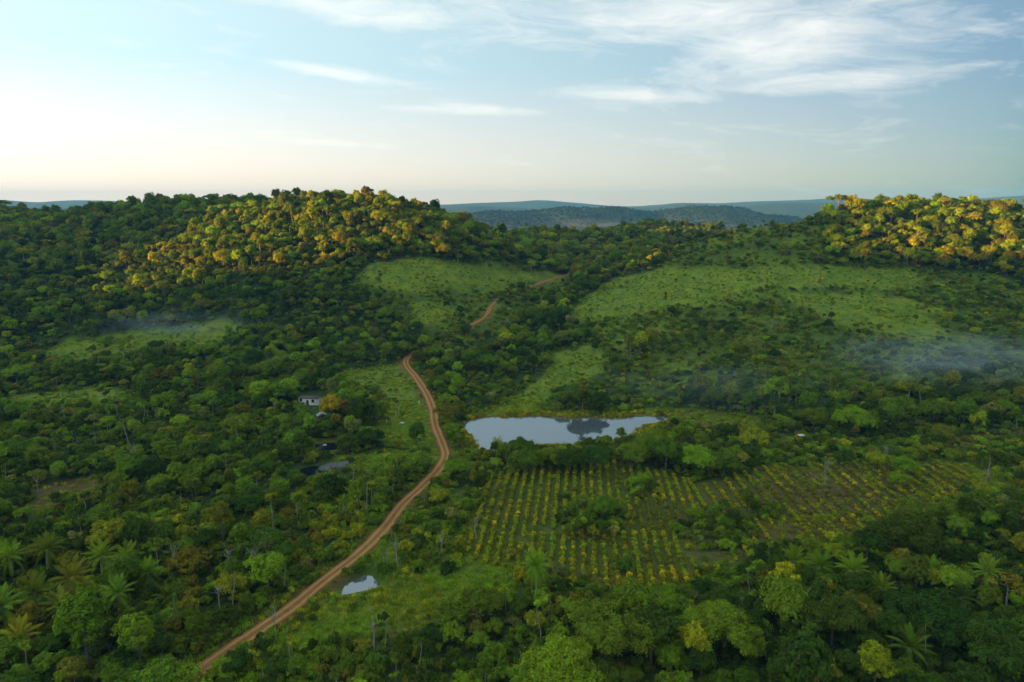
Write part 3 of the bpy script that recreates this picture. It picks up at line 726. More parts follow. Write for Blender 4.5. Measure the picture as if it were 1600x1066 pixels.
def blocked(u, v, hp, half):
    """covers water or the house in view"""
    r = np.zeros(len(u), bool)
    for k in (0, .2, .4, .6, .8, 1.0):
        for sx in (-.7, 0, .7):
            r |= anyin(u+half*sx, v-hp*k, WATER_VIEW) | in_poly(u+half*sx, v-hp*k, HOUSE_VIEW)
    return r
def overlap_frac(u, v, hp, polys):
    r = np.zeros(len(u))
    for k in (.1, .3, .5, .7, .9): r += anyin(u, v-hp*k, polys)
    return r/5
def pond_dist(x, y):
    r = np.full(len(x), 1e9)
    for _, lp, _, _ in pond_world:
        d = seg_dist(x, y, lp[::2]); d = np.where(in_poly(x, y, lp), -d, d); r = np.minimum(r, d)
    return r
HOUSE_XYZ = ground_at([485], [632], GZ)[0]
SHED_XYZ = ground_at([503], [655], GZ)[0]
ROCK_XYZ = ground_at([521], [731], GZ)[0]
def built(x, y): return (np.hypot(x-HOUSE_XYZ[0], y-HOUSE_XYZ[1]) < 6) | (np.hypot(x-SHED_XYZ[0], y-SHED_XYZ[1]) < 3) | (np.hypot(x-ROCK_XYZ[0], y-ROCK_XYZ[1]) < 6)

g = np.random.default_rng(101)
trees, shrubs, tufts, palms = [], [], [], []
# -- hero trees: base pixel in the photograph, shape, colour, scale
HEROES = [(945,1045,'great_a','mid green',1.0),(872,1092,'great_b','fresh green',.98),(1130,1030,'great_b','fresh green',.92),(1418,872,'great_c','deep green',1.0),
 (562,668,'great_a','dark green',1.0),(538,662,'great_c','dark green',.85),(585,660,'great_c','deep green',.8),
 (1085,742,'great_c','fresh green',.85),(1040,736,'great_a','deep green',.85),(985,732,'great_b','mid green',.75),(890,740,'great_c','deep green',.75),(820,745,'great_a','mid green',.7),(1130,745,'great_c','deep green',.7),(930,738,'great_a','dark green',.72),(860,735,'great_b','fresh green',.65),
 (812,712,'great_c','deep green',.55),(905,640,'great_a','deep green',.85),(930,642,'great_c','dark green',.8),(880,634,'great_c','mid green',.6),
 (652,698,'round_a','dark green',1.1),(518,668,'tall_a','golden green',1.25),(486,688,'tall_b','fresh green',.9),
 (545,708,'great_c','deep green',.62),(578,704,'great_a','dark green',.62),
 (1115,640,'great_a','mid green',.7),(1400,665,'great_a','mid green',.95),(1330,680,'great_b','fresh green',.95),(1270,672,'great_c','mid green',.8),(1460,660,'great_b','mid green',.8),(1410,745,'great_c','fresh green',.6),(1370,735,'great_a','yellow-green',.5),
 (170,336,'umbrella_a','dark green',1.1),(1300,1010,'great_a','deep green',.8),(1440,1010,'great_b','dark green',.95),(1550,1060,'great_c','dark green',.95),(1230,985,'spread_a','mid green',1.3),
 (178,870,'spread_b','yellow-green',1.15),(330,720,'great_c','dark green',.7),(240,760,'great_a','dark green',.72),(430,800,'great_b','mid green',.62),(140,1050,'tall_a','fresh green',1.5),(420,930,'round_b','fresh green',1.2),
 (218,1060,'tall_b','fresh green',1.2),(280,1105,'round_a','fresh green',1.0),(345,1125,'lumpy_a','mid green',.8),(255,1110,'lumpy_b','mid green',1.1),(835,480,'round_a','dark green',1.0),(822,478,'round_b','dark green',.9),(1000,555,'tall_a','yellow-green',1.2),(692,392,'umbrella_a','olive green',1.0),(455,468,'round_b','mid green',1.1),
 (1570,965,'sparse_a','olive green',1.15),(1222,945,'sparse_a','yellow-green',1.1),(310,615,'sparse_a','olive green',1.2)] + [(a, b_, 'dead_'+'ab'[k % 2], 'grey-green', 1.0-.1*(k % 3)) for k, (a, b_) in enumerate([(275,905),(345,960),(430,1000),(360,900),(400,905),(60,775),(210,735),(690,880),(745,845),(620,890),(1380,730),(1540,760),(1290,760),(150,700),(1450,990),(585,1020)])]
hp_ = ground_at([h[0] for h in HEROES], [h[1] for h in HEROES], GZ)
for (px, py, key, cn, s), p in zip(HEROES, hp_):
    t = spot(p[0], p[1], key, cn, s, g, 'hero', s); trees.append(t)
hero_xy = np.array([[t.x, t.y, PROTO[t.key].R*t.s] for t in trees])
# -- palms: base pixel
PALMS = [(838,948,'palm_coconut','fresh green',1.0),(543,668,'palm_dry','bronze',1.0),(1205,518,'palm_shaggy','olive green',1.0),(1299,498,'palm_tall','olive green',.75),(1281,455,'palm_tall','golden green',.6),(1040,487,'palm_tall','olive green',.75),
 (778,712,'palm_oil','yellow-green',.75),(536,812,'palm_coconut','fresh green',.55),(985,560,'palm_tall','olive green',.7),(910,645,'palm_tall','olive green',.75),
 (20,905,'palm_oil','fresh green',1.0),(75,890,'palm_oil','mid green',1.0),(118,940,'palm_oil','olive green',1.1),(60,960,'palm_oil','mid green',1.0),(160,900,'palm_oil','fresh green',.95),(205,905,'palm_oil','mid green',1.0),
 (100,985,'palm_oil','olive green',1.0),(10,985,'palm_oil','mid green',1.1),(150,965,'palm_oil_low','fresh green',1.0),(232,925,'palm_oil','fresh green',.9),(40,1035,'palm_oil','olive green',1.0),(190,960,'palm_oil','mid green',.95),
 (1240,905,'palm_oil','fresh green',.9),(1280,915,'palm_oil','fresh green',.95),(1330,925,'palm_oil','fresh green',1.0),(1375,935,'palm_oil_low','fresh green',.9),(1450,920,'palm_oil','mid green',.9),(1540,925,'palm_oil','mid green',.9),(1350,985,'palm_oil_low','mid green',1.0),(1420,1050,'palm_oil','deep green',1.0),(1580,1045,'palm_oil','deep green',1.0),
 (265,950,'palm_oil_low','mid green',.9),(1500,950,'palm_oil_low','deep green',.9)]
pp_ = ground_at([p[0] for p in PALMS], [p[1] for p in PALMS], GZ)
for (px, py, key, cn, s), p in zip(PALMS, pp_): palms.append(spot(p[0], p[1], key, cn, s, g, 'palm', s))
palm_xy = np.array([[t.x, t.y, 2.2] for t in palms])
# -- the rest of the trees
X, Y = jitter(-640, 640, 92, 900, 4.2, g)
Z = ground_z(X, Y); U, V_, D = project(X, Y, Z)
keep = (U > -90) & (U < 1690) & (V_ < 1230) & (Y > 92)
X, Y, Z, U, V_, D = (a[keep] for a in (X, Y, Z, U, V_, D))
keep = ~hidden_by_terrain(X, Y, Z+9); X, Y, Z, U, V_, D = (a[keep] for a in (X, Y, Z, U, V_, D))
wu = U + (fbm(X, Y, 14., 3)-.5)*48*np.clip(150/Y, .3, 1.2); wv_ = V_ + (fbm(X+500, Y, 14., 3)-.5)*34*np.clip(150/Y, .3, 1.2)
f1 = fbm(X, Y, 40., 3); f2 = fbm(X+300, Y-200, 22., 3)
prob = np.where(f1 > .38, .78, .5)
prob = np.where(anyin(wu, wv_, SCRUB), np.where(f2 > .58, .45, .10), prob)
prob = np.where(anyin(wu, wv_, BRIGHT), .12, prob)
isM = anyin(wu, wv_, MEADOWS) | anyin(wu, wv_, DRY); isC = in_poly(wu, wv_, CROPS)
prob = np.where(isM, .012, prob); prob = np.where(isC, np.where(in_clump(U, V_), .6, .012), prob)
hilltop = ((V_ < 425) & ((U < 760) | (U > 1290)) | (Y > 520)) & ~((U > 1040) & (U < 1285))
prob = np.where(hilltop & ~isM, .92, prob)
un = ~SEEN_ROAD
for q in road_line[un][::3]: prob = np.where((np.abs(X-q[0]) < 5) & (Y > q[1]-7) & (Y < q[1]) , np.maximum(prob, .9), prob)
sel = g.random(len(X)) < prob
X, Y, Z, U, V_, D, f1, f2, isM, hilltop = (a[sel] for a in (X, Y, Z, U, V_, D, f1, f2, isM, hilltop))
scl = np.clip(g.lognormal(-.46, .32, len(X)), .32, 1.4)*np.where(Y < 140, .95, 1.0)*np.where(hilltop, 1.10, 1.0)
scl = np.where(hilltop, np.clip(g.lognormal(-.28, .36, len(X)), .45, 1.5), scl)
scl *= np.where(anyin(U, V_, SCRUB) & ~hilltop, .68, 1.0)
scl *= np.where(in_clump(U, V_), .7, 1.)
hpix = 7.5*scl*FPX/D*.93; half = 3.2*scl*FPX/D
bad = blocked(U, V_, hpix, half) | hides_road(U, V_, U, V_-hpix, half*.8) | (near_road(X, Y, 4.0)) | (pond_dist(X, Y) < 3.5) | built(X, Y)
bad |= (U > 715) & (U < 1075) & (V_ > 588) & (V_ < 653)
bad |= (~isM) & (overlap_frac(U, V_, hpix, MEADOWS+[CROPS]) > .38) & ~in_clump(U, V_) & (g.random(len(U)) < .85)
for hx, hy, hr in hero_xy: bad |= np.hypot(X-hx, Y-hy) < hr*.72
for hx, hy, hr in palm_xy: bad |= np.hypot(X-hx, Y-hy) < hr
KEYS = ['round_a', 'round_b', 'spread_a', 'spread_b', 'tall_a', 'tall_b', 'lumpy_a', 'lumpy_b']
CN = list(COL)
for i in np.flatnonzero(~bad):
    r = g.random(); u, v = U[i], V_[i]
    key = KEYS[int(g.random()*8)]
    slend = (.24 if (u < 620 and 640 < v < 1100) else .05 if v > 480 else .02)
    if (500 < u < 800 and 760 < v < 920): slend = .22
    if hilltop[i]: slend = .03
    if r < slend: key = 'slender_a' if g.random() < .5 else 'slender_b'
    elif r < slend+.05: key = 'sparse_a'
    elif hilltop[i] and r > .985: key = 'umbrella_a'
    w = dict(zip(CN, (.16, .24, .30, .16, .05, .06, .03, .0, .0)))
    if hilltop[i]: w = dict(zip(CN, (.05, .14, .28, .22, .17, .13, .01, .0, .0)))  # low sun's gold partly put into the hilltop foliage: warmer, lighter greens
    elif u > 1080 and v > 860: w = dict(zip(CN, (.42, .28, .16, .05, .02, .07, 0, 0, 0)))  # corner vignette put into the foliage colour: mostly dark greens here
    elif u < 700 and v < 900: w = dict(zip(CN, (.10, .20, .36, .22, .05, .05, .02, 0, 0)))
    elif u > 1000 and v < 640: w = dict(zip(CN, (.14, .22, .24, .10, .08, .14, .08, 0, 0)))
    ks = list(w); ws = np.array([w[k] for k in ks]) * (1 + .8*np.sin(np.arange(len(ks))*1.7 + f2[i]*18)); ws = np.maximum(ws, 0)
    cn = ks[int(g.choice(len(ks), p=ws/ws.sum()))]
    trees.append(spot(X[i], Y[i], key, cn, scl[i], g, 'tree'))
# far wooded hill: trees along it read as one mass
far_pts = []
sub = g.random(HX.shape) < .9
for x, y, z in zip(HX[sub][:], HY[sub], HZ[sub]):
    if y < 2950 and z > 5: far_pts.append((x+g.uniform(-9, 9), y+g.uniform(-9, 9), z-1))
# -- shrubs
for lo, hi, st in ((90, 175, 1.9), (175, 300, 2.3), (300, 480, 3.0), (480, 700, 5.0)):
    X, Y = jitter(-560, 560, lo, hi, st, g); Z = ground_z(X, Y); U, V_, D = project(X, Y, Z)
    k = (U > -70) & (U < 1670) & (V_ < 1150); X, Y, Z, U, V_, D = (a[k] for a in (X, Y, Z, U, V_, D))
    k = ~hidden_by_terrain(X, Y, Z+2, 3.); X, Y, Z, U, V_, D = (a[k] for a in (X, Y, Z, U, V_, D))
    wu = U + (fbm(X, Y, 14., 3)-.5)*48*np.clip(150/Y, .3, 1.2); wv_ = V_ + (fbm(X+500, Y, 14., 3)-.5)*34*np.clip(150/Y, .3, 1.2)
    f2 = fbm(X+300, Y-200, 16., 3); f3 = fbm(X-100, Y+700, 7., 2)
    prob = np.where(f2 > .36, .62, .42)
    isS = anyin(wu, wv_, SCRUB); prob = np.where(isS, np.where(f2 > .46, .72, .30), prob)
    isB = anyin(wu, wv_, BRIGHT); prob = np.where(isB, .8, prob)
    isM = anyin(wu, wv_, MEADOWS); isD = anyin(wu, wv_, DRY); isC = in_poly(wu, wv_, CROPS)
    prob = np.where(isM, np.where((f3 > .60) & (f2 > .42), .38, .045), prob); prob = np.where(isD, .10, prob); prob = np.where(isC, np.where(in_clump(U, V_), .7, .012), prob)
    for q in road_line[~SEEN_ROAD][::3]: prob = np.where((np.abs(X-q[0]) < 4) & (Y > q[1]-5) & (Y < q[1]+1) , np.maximum(prob, .9), prob)
    sel = g.random(len(X)) < prob; X, Y, Z, U, V_, D, f2, isM, isS, isB = (a[sel] for a in (X, Y, Z, U, V_, D, f2, isM, isS, isB))
    scl = g.uniform(.5, 1.15, len(X))*np.where(isM, .55, 1.0); hpix = 2.2*scl*FPX/D; half = 1.6*scl*FPX/D
    bad = blocked(U, V_, hpix, half) | hides_road(U, V_, U, V_-hpix, half*.6) | (near_road(X, Y, 2.6)) | (pond_dist(X, Y) < 1.5) | built(X, Y)
    for i in np.flatnonzero(~bad):
        ws = np.array((.10, .20, .32, .20, .06, .10, .02, 0, 0))
        if isB[i]: ws = np.array((0, .03, .15, .30, .42, .10, 0, 0, 0))
        elif isS[i]: ws = np.array((.10, .20, .28, .14, .10, .14, .04, 0, 0))
        elif U[i] > 1080 and V_[i] > 860: ws = np.array((.4, .3, .16, .05, .02, .07, 0, 0, 0))  # same corner darkening put into the shrub colours
        cn = CN[int(g.choice(9, p=ws/ws.sum()))]
        shrubs.append(spot(X[i], Y[i], ('shrub_a', 'shrub_b', 'shrub_c', 'shrub_d')[int(g.random()*4)], cn, scl[i], g, 'shrub'))
cushions = []
for lo, hi, st in ((170, 330, 2.0), (330, 520, 2.3)):
    X, Y = jitter(-420, 420, lo, hi, st, g); Z = ground_z(X, Y); U, V_, D = project(X, Y, Z)
    k = (U > -20) & (U < 1620) & (anyin(U, V_, MEADOWS) | (anyin(U, V_, SCRUB) & (g.random(len(X)) < .5))) & (fbm(X, Y, 9., 3) + g.normal(0, .12, len(X)) > .57) & ~near_road(X, Y, 2.4) & (pond_dist(X, Y) > 2) & ~built(X, Y)
    for x, y in zip(X[k], Y[k]): cushions.append((x, y, 'shrub_b' if g.random() < .6 else 'shrub_a', tone(('fresh green', 'yellow-green', 'yellow-green', 'fresh green', 'mid green')[int(g.random()*5)], g)*1.15, g.uniform(.18, .55)))
# -- grass tufts on the clearings
for lo, hi, st in ((90, 170, .95), (170, 280, 1.4), (280, 480, 2.6)):
    X, Y = jitter(-420, 420, lo, hi, st, g); Z = ground_z(X, Y); U, V_, D = project(X, Y, Z)
    k = (U > -20) & (U < 1620) & (V_ < 1090); X, Y, Z, U, V_ = (a[k] for a in (X, Y, Z, U, V_))
    isM = anyin(U, V_, MEADOWS); isS = anyin(U, V_, SCRUB); isD = anyin(U, V_, DRY); isC = in_poly(U, V_, CROPS); rd = road_dist(X, Y)
    pr = np.where(isM, .8 if lo < 280 else .3, np.where(isS, .6, np.where(isD, .45, np.where(isC, .16, np.where(rd < 3.2, .95, np.where(rd < 8, .6, .12))))))
    k = (g.random(len(X)) < pr) & (rd > 1.75 + .7*vnoise(X, Y, 6.)) & (pond_dist(X, Y) > 2.2) & ~built(X, Y)
    X, Y, isM, isD, isC = (a[k] for a in (X, Y, isM, isD, isC)); fc = fbm(X, Y, 25., 3)
    for i in range(len(X)):
        cn = ('olive green' if g.random() < .6 else 'yellow-green') if (isD[i] or isC[i]) else 'fresh green' if fc[i] < .54 else 'mid green' if g.random() < .4 else 'yellow-green'
        tufts.append((X[i], Y[i], 'tuft_a' if g.random() < .5 else 'tuft_b', tone(cn, g)*1.0, g.uniform(.6, 1.3)))
X, Y = jitter(-120, 120, 120, 320, .8, g); pdn = seg_dist(X, Y, pond_world[0][1][::2]); pdn2 = pdn+9
ins_ = in_poly(X, Y, pond_world[0][1]); fr_ = fbm(X, Y, 6., 2)
k = ((~ins_ & (pdn < 5) & (fr_ > .38)) | (ins_ & (pdn < 1.6) & (fr_ > .55)) | (pdn2 < 1.2)) & (g.random(len(X)) < .55)
for x, y in zip(X[k], Y[k]): tufts.append((x, y, 'tuft_a', tone('olive green' if g.random() < .6 else 'golden green', g)*.9, g.uniform(.7, 1.5)))
# -- crop rows, all running away from the camera
crops = []
def rows(x0, x1, sp_, slope, y0, y1, step, tag):
    r = 0; x = x0
    while x < x1:
        yy = np.arange(y0, y1, step); yy = yy + g.uniform(-.25, .25, len(yy)); xx = x + slope*(yy-160) + g.normal(0, .12, len(yy))
        zz = ground_z(xx, yy); u, v, d = project(xx, yy, zz)
        ok = in_poly(u, v, CROPS) & ~in_clump(u, v) & (g.random(len(u)) < .93) & (fbm(xx, yy, 12., 2) > .24)
        k = 0
        for i in np.flatnonzero(ok):
            cn = ('yellow-green', 'golden green', 'fresh green', 'yellow-green')[int(g.random()*4)] if fbm(xx[i:i+1], yy[i:i+1], 9., 2)[0] > .40 else 'olive green'
            c_ = spot(xx[i], yy[i], ('crop_a', 'crop_b', 'crop_c')[int(g.random()*3)], cn, g.uniform(.65, 1.1), g, (tag, r, k)); crops.append(c_); k += 1
        x += sp_; r += 1
rows(-32, 50, 2.5, .10, 126, 215, .58, 'striped field')
rows(52, 185, 3.7, .02, 128, 225, .68, 'brown field')

# ------------------------------------------------------------------ house, hut, posts, rocks
def empty(name, loc, rz=0.0, **props):
    o = link(name, None, None, loc, **props); o.rotation_euler = (0, 0, rz); return o
M_WALL = simple_mat('limewash', (.86, .85, .80), .9, 1.2, .22, (.72, .70, .63))
M_ROOF = simple_mat('weathered_tiles', (.17, .125, .10), .9, 2.5, .4, (.09, .075, .065), .5)
M_PORCH = simple_mat('brown_sheet', (.20, .145, .115), .85, 2.0, .35, None, .3)
M_WOOD = simple_mat('dark_wood', (.07, .05, .035), .85, 4.0, .4)
M_WPOST = simple_mat('whitewash', (.72, .71, .66), .85, 6.0, .25)
M_ROCKW = simple_mat('pale_rock', (.62, .62, .57), .9, 1.4, .3, (.38, .37, .33), .4)
M_ROCKG = simple_mat('grey_rock', (.17, .15, .145), .95, .6, .4, (.085, .08, .08), .8)
M_GLASS = simple_mat('dark_pane', (.02, .022, .025), .25, 2.0, .2, None, 0, .5)
def slab(pts_top, th):
    """sheet given by four corner points, thickened downwards"""
    mb = MB(); v = [Vector(p) for p in pts_top]; v += [p - Vector((0, 0, th)) for p in v]
    mb.add(v, [(0,1,2,3),(7,6,5,4),(0,4,5,1),(1,5,6,2),(2,6,7,3),(3,7,4,0)]); return mb
def house(loc, rz):
    h = empty('farmhouse', loc, rz, label='small white farmhouse with a dark tiled roof among the trees', category='house')
    W, Dp, H_ = 8.2, 4.2, 2.9
    mb = MB()   # walls as a closed shell with a gable at each end
    x0, x1, y0, y1, r_ = -W/2, W/2, -Dp/2, Dp/2, .55
    v = [(x0,y0,-.5),(x1,y0,-.5),(x1,y1,-.5),(x0,y1,-.5),(x0,y0,H_),(x1,y0,H_),(x1,y1,H_),(x0,y1,H_),(x0,0,H_+r_),(x1,0,H_+r_)]
    mb.add(v, [(0,1,5,4),(2,3,7,6),(1,2,6,5),(3,0,4,7)], [(5,6,9),(7,4,8)])
    link('wall', mb.mesh('wall', [M_WALL]), h)
    rf = MB()
    for sgn in (-1, 1):
        ye = sgn*(Dp/2+.3); ze = H_-.3*r_/(Dp/2)
        a = [(x0-.35, ye, ze+.1), (x1+.35, ye, ze+.1), (x1+.35, 0, H_+r_+.1), (x0-.35, 0, H_+r_+.1)]
        if sgn > 0: a = a[::-1]
        s_ = slab(a, .12); rf.add(s_.v, s_.q)
    ro = link('roof', rf.mesh('roof', [M_ROOF]), h)
    mb = MB(); mb.box((x0-.4, -.12, H_+r_+.02), (x1+.4, .12, H_+r_+.2)); link('ridge_cap', mb.mesh('ridge_cap', [M_ROOF]), ro)
    def opening(nm, cx, z0_, w, hh, mat):
        mb = MB(); mb.box((cx-w/2, y0-.03, z0_), (cx+w/2, y0+.02, z0_+hh)); o = link(nm, mb.mesh(nm, [mat]), h)
        mb = MB(); t_ = .09
        for a, b_ in (((cx-w/2-t_, y0-.06, z0_-t_), (cx-w/2, y0+.02, z0_+hh+t_)), ((cx+w/2, y0-.06, z0_-t_), (cx+w/2+t_, y0+.02, z0_+hh+t_)), ((cx-w/2, y0-.06, z0_+hh), (cx+w/2, y0+.02, z0_+hh+t_)), ((cx-w/2, y0-.06, z0_-t_), (cx+w/2, y0+.02, z0_))): mb.box(a, b_)
        link('frame', mb.mesh('frame', [M_WOOD]), o)
    opening('window', 2.0, 1.3, .95, 1.1, M_GLASS); opening('door', -.3, 0, .9, 2.05, M_WOOD); opening('window', -3.1, 1.7, .8, .9, M_GLASS)
    # lean-to porch in front
    s_ = slab([(x0-.2, y0-2.4, .75), (-1.4, y0-2.4, .75), (-1.4, y0-.1, 1.2), (x0-.2, y0-.1, 1.2)], .1); link('porch_roof', s_.mesh('porch_roof', [M_PORCH]), h, None, label='low brown sheet roof of the lean-to')
    for px in (x0, -3.0, -1.6):
        mb = MB(); mb.tube([(px, y0-2.3, -.5), (px, y0-2.3, .68)], [.08, .08], 6); link('post', mb.mesh('post', [M_WOOD]), h)
    return h
house(HOUSE_XYZ, R(-6))
M_PALES = simple_mat('pale_sheet', (.42, .40, .34), .8, 2.0, .35)
def hut(loc, rz):
    h = empty('hut', loc, rz, label='tiny pale-roofed hut below the white farmhouse', category='hut')
    mb = MB(); W, Dp, H_ = 3.4, 2.6, 1.7
    v = [(-W/2,-Dp/2,-.4),(W/2,-Dp/2,-.4),(W/2,Dp/2,-.4),(-W/2,Dp/2,-.4),(-W/2,-Dp/2,H_),(W/2,-Dp/2,H_),(W/2,Dp/2,H_),(-W/2,Dp/2,H_),(0,-Dp/2,H_+.8),(0,Dp/2,H_+.8)]
    mb.add(v, [(0,1,5,4),(2,3,7,6),(1,2,6,5),(3,0,4,7)], [(4,5,8),(6,7,9)]); link('wall', mb.mesh('wall', [M_PORCH]), h)
    for sgn in (-1, 1):
        a = [(sgn*(W/2+.3), -Dp/2-.25, H_-.1), (sgn*(W/2+.3), Dp/2+.25, H_-.1), (0, Dp/2+.25, H_+.9), (0, -Dp/2-.25, H_+.9)]
        if sgn < 0: a = a[::-1]
        link('roof_sheet', slab(a, .06).mesh('roof_sheet', [M_PALES]), h)
    mb = MB(); mb.box((-.4, -Dp/2-.03, -.3), (.4, -Dp/2+.02, 1.5)); link('door', mb.mesh('door', [M_WOOD]), h)
hut(SHED_XYZ, R(25))
def shelter(loc, rz):
    h = empty('shelter', loc, rz, label='little open shelter with a white sheet roof in bushes beyond the brown field', category='shelter')
    for sx in (-.9, .9):
        for sy in (-.5, .5):
            mb = MB(); mb.tube([(sx, sy, -.5), (sx, sy, 2.2)], [.05, .05], 6); link('post', mb.mesh('post', [M_WOOD]), h)
    link('roof', slab([(-1.1, -.7, 2.2), (1.1, -.7, 2.2), (1.1, .7, 2.4), (-1.1, .7, 2.4)], .06).mesh('roof', [M_WPOST]), h)
shelter(ground_at([1251], [690], GZ)[0], R(10))
for px, py, hh, r_, lb in ((604,662,1.5,.16,'short white post by the track in the meadow below the farmhouse trees'), (655,632,1.3,.2,'stubby white post on the meadow edge close to the dirt road'), (623,648,3.0,.07,'thin tall pale pole standing in the middle of the meadow')):
    p = ground_at([px], [py], GZ)[0]; mb = MB(); mb.tube([(0, 0, -.4), (.01, 0, hh*.5), (.03, .01, hh), (.03, .01, hh+.06)], [r_*1.05, r_, r_*.95, r_*.5], 7)
    link('post', mb.mesh('post', [M_WPOST]), None, p, label=lb, category='post')
def rock_mesh(name, g_, rx, ry, rz_, mat, sub=3, rough=.28):
    import bmesh
    bm = bmesh.new(); bmesh.ops.create_icosphere(bm, subdivisions=sub, radius=1.0)
    dirs = unit(g_.normal(size=(14, 3))); cut = g_.uniform(.62, .95, 14)
    for v in bm.verts:
        c = np.array(v.co); d = dirs @ c; k = np.min(np.where(d > .2, cut/np.maximum(d, .2), 9)); s_ = min(1.0, k) + g_.normal()*.012
        v.co = Vector((c[0]*rx*s_, c[1]*ry*s_, c[2]*rz_*s_))
    me = bpy.data.meshes.new(name); bm.to_mesh(me); bm.free(); me.materials.append(mat); return me
gr = np.random.default_rng(77)
for px, py, a, b_, c, dz, lb in ((628,663,1.05,.6,.65,.15,'white boulder lying in the grass of the road-side meadow'), (605,697,1.1,.7,.8,.25,'white boulder at the foot of the dark trees below the meadow'), (508,700,.85,.5,.6,.1,'white boulder sticking out of the small dark pond')):
    p = ground_at([px], [py], GZ)[0]; zz = max(p[2], pond_world[2][2]-.1) if px == 508 else p[2]
    o = link('boulder', rock_mesh('boulder', gr, a, b_, c, M_ROCKW), None, (p[0], p[1], zz+dz), label=lb, category='boulder', group='white boulders near the farmhouse')
ro = empty('rock_outcrop', ROCK_XYZ, .2, label='bare grey rock outcrop beside the dark pond below the house', category='rock')
for dx, dy, a, b_, c in ((-2.2, -.3, 2.6, 2.2, .9), (1.2, .8, 3.2, 2.4, 1.15), (3.2, 2.6, 2.0, 1.8, .8), (-.5, 2.2, 2.2, 1.7, .8)):
    link('rock', rock_mesh('rock', gr, a, b_, c, M_ROCKG), ro, (dx, dy, -.15))

# ------------------------------------------------------------------ which plants stand as things of their own
ORD = 'first second third fourth fifth sixth seventh eighth ninth tenth eleventh twelfth thirteenth fourteenth fifteenth sixteenth seventeenth eighteenth nineteenth twentieth'.split()
for tens, tenth in (('twenty', 'thirtieth'), ('thirty', 'fortieth'), ('forty', 'fiftieth'), ('fifty', 'sixtieth'), ('sixty', 'seventieth'), ('seventy', 'eightieth'), ('eighty', 'ninetieth'), ('ninety', 'hundredth')):
    ORD += [tens+'-'+w for w in ORD[:9]] + [tenth]
def ordinal(i): return ORD[i] if i < len(ORD) else ORD[-1]
PLACES = [(110,900,'in the palm grove'),(60,1020,'below the palm grove'),(190,1010,'between palm grove and road end'),(330,900,'among the pale trunks beside the road'),(290,1000,"behind the dirt road's near end"),(450,860,'across the road from the puddle'),
 (400,1040,"in front of the road's near end"),(540,1030,'in thicket below the puddle meadow'),(650,980,'on the rim of the puddle meadow'),(690,850,'between road and striped field'),(720,770,'above the corner of the striped field'),(560,800,'behind the road past the puddle'),
 (450,770,'between rock outcrop and road'),(260,770,'behind the brown clearing'),(70,720,'beyond the brown clearing'),(60,820,'below the brown clearing'),(170,840,'between brown clearing and palm grove'),(780,1000,'below the tall coconut palm'),(940,820,'in the clump inside the striped field'),
 (1130,830,'in the clump between both fields'),(850,720,'between pond and striped field'),(1030,715,'in the tall trees behind the fields'),(1180,700,'behind the brown field'),(1050,1030,'between the great leafy trees'),(1130,910,'below the brown field'),
 (1260,890,'among palms below the brown field'),(1300,1000,'in the dark forest'),(1450,1040,'deep in the forest corner'),(1540,960,'around the white-branched tree'),(1420,830,'by the great round tree'),(1540,800,'beyond the great round tree'),(1400,720,'above the brown field'),
 (1560,1050,'in the outer forest corner'),(540,680,'beside the farmhouse trees'),(420,680,'in the woods beyond the dark ponds'),(200,660,'in the woods below the misty meadow'),(640,720,'inside the road bend'),(900,620,'on the far shore of the pond'),(800,620,'in the pond meadow'),
 (1100,620,'at the foot of the scrub hill'),(1350,640,'at the edge of the scrub hill'),(1550,620,'in the mist at the hill foot'),(1250,480,'on the scrub hill meadow'),(1000,480,'on the flank of the scrub hill'),(750,480,'in the valley behind the road'),(600,450,'on the meadow under the lit hill'),(300,450,'on the lit hillside'),(100,400,'on the shaded upper hillside'),
 (350,320,'on the crest of the lit hill'),(620,340,'on the sunny shoulder of the lit hill'),(930,390,'in the notch between the hills'),(1400,370,'on the sunlit crest above the scrub'),(600,560,'at the far end of the dirt road'),(350,560,'in the woods behind the farmhouse'),(100,560,'beside the misty meadow')]
PLACE_XY = np.array([(p[0], p[1]*1.3) for p in PLACES])
def place(t): return PLACES[int(np.argmin(np.hypot(PLACE_XY[:, 0]-t.u, PLACE_XY[:, 1]-t.v*1.3)))][2]
SHAPE = {'round': 'round-crowned', 'spread': 'wide-crowned', 'tall': 'tall narrow', 'lumpy': 'lumpy-crowned', 'sparse': 'thin pale-branched', 'umbrella': 'flat-topped', 'great': 'great billowing', 'slender': 'slender'}
SHR = {'shrub_a': 'bushy', 'shrub_b': 'low wide', 'shrub_c': 'upright', 'shrub_d': 'big'}
def in_view(t): return 4 < t.u < 1596 and t.v < 1060
def give_labels(ts, base):
    by = {}
    for t in ts: by.setdefault(base(t), []).append(t)
    out = {}
    for lb, m in by.items():
        d = road_dist(np.array([t.x for t in m]), np.array([t.y for t in m]))
        for k, i in enumerate(np.argsort(d)): out[id(m[i])] = lb if len(m) == 1 else '%s, %s from the road' % (lb, ordinal(k))
    return out
def plant_thing(t, name, label, cat, group):
    P_ = PROTO[t.key]
    e = empty(name, (t.x, t.y, t.z-.05), t.rz, label=label, category=cat, group=group); e.scale = (t.s, t.s, t.sz)
    for nm, me in P_.parts: link(nm, me, e, None, tint=[float(c) for c in t.tint])
    return e
view_trees = [t for t in trees if in_view(t)]
heroes = [t for t in view_trees if t.kind == 'hero']
slim = sorted([t for t in view_trees if t.kind != 'hero' and t.key.startswith('slender')], key=lambda t: -t.px)[:220]
wide = sorted([t for t in view_trees if t.kind != 'hero' and not t.key.startswith('slender')], key=lambda t: -t.px)[:300-len(heroes)]
single = heroes + wide; taken = {id(t) for t in single} | {id(t) for t in slim}
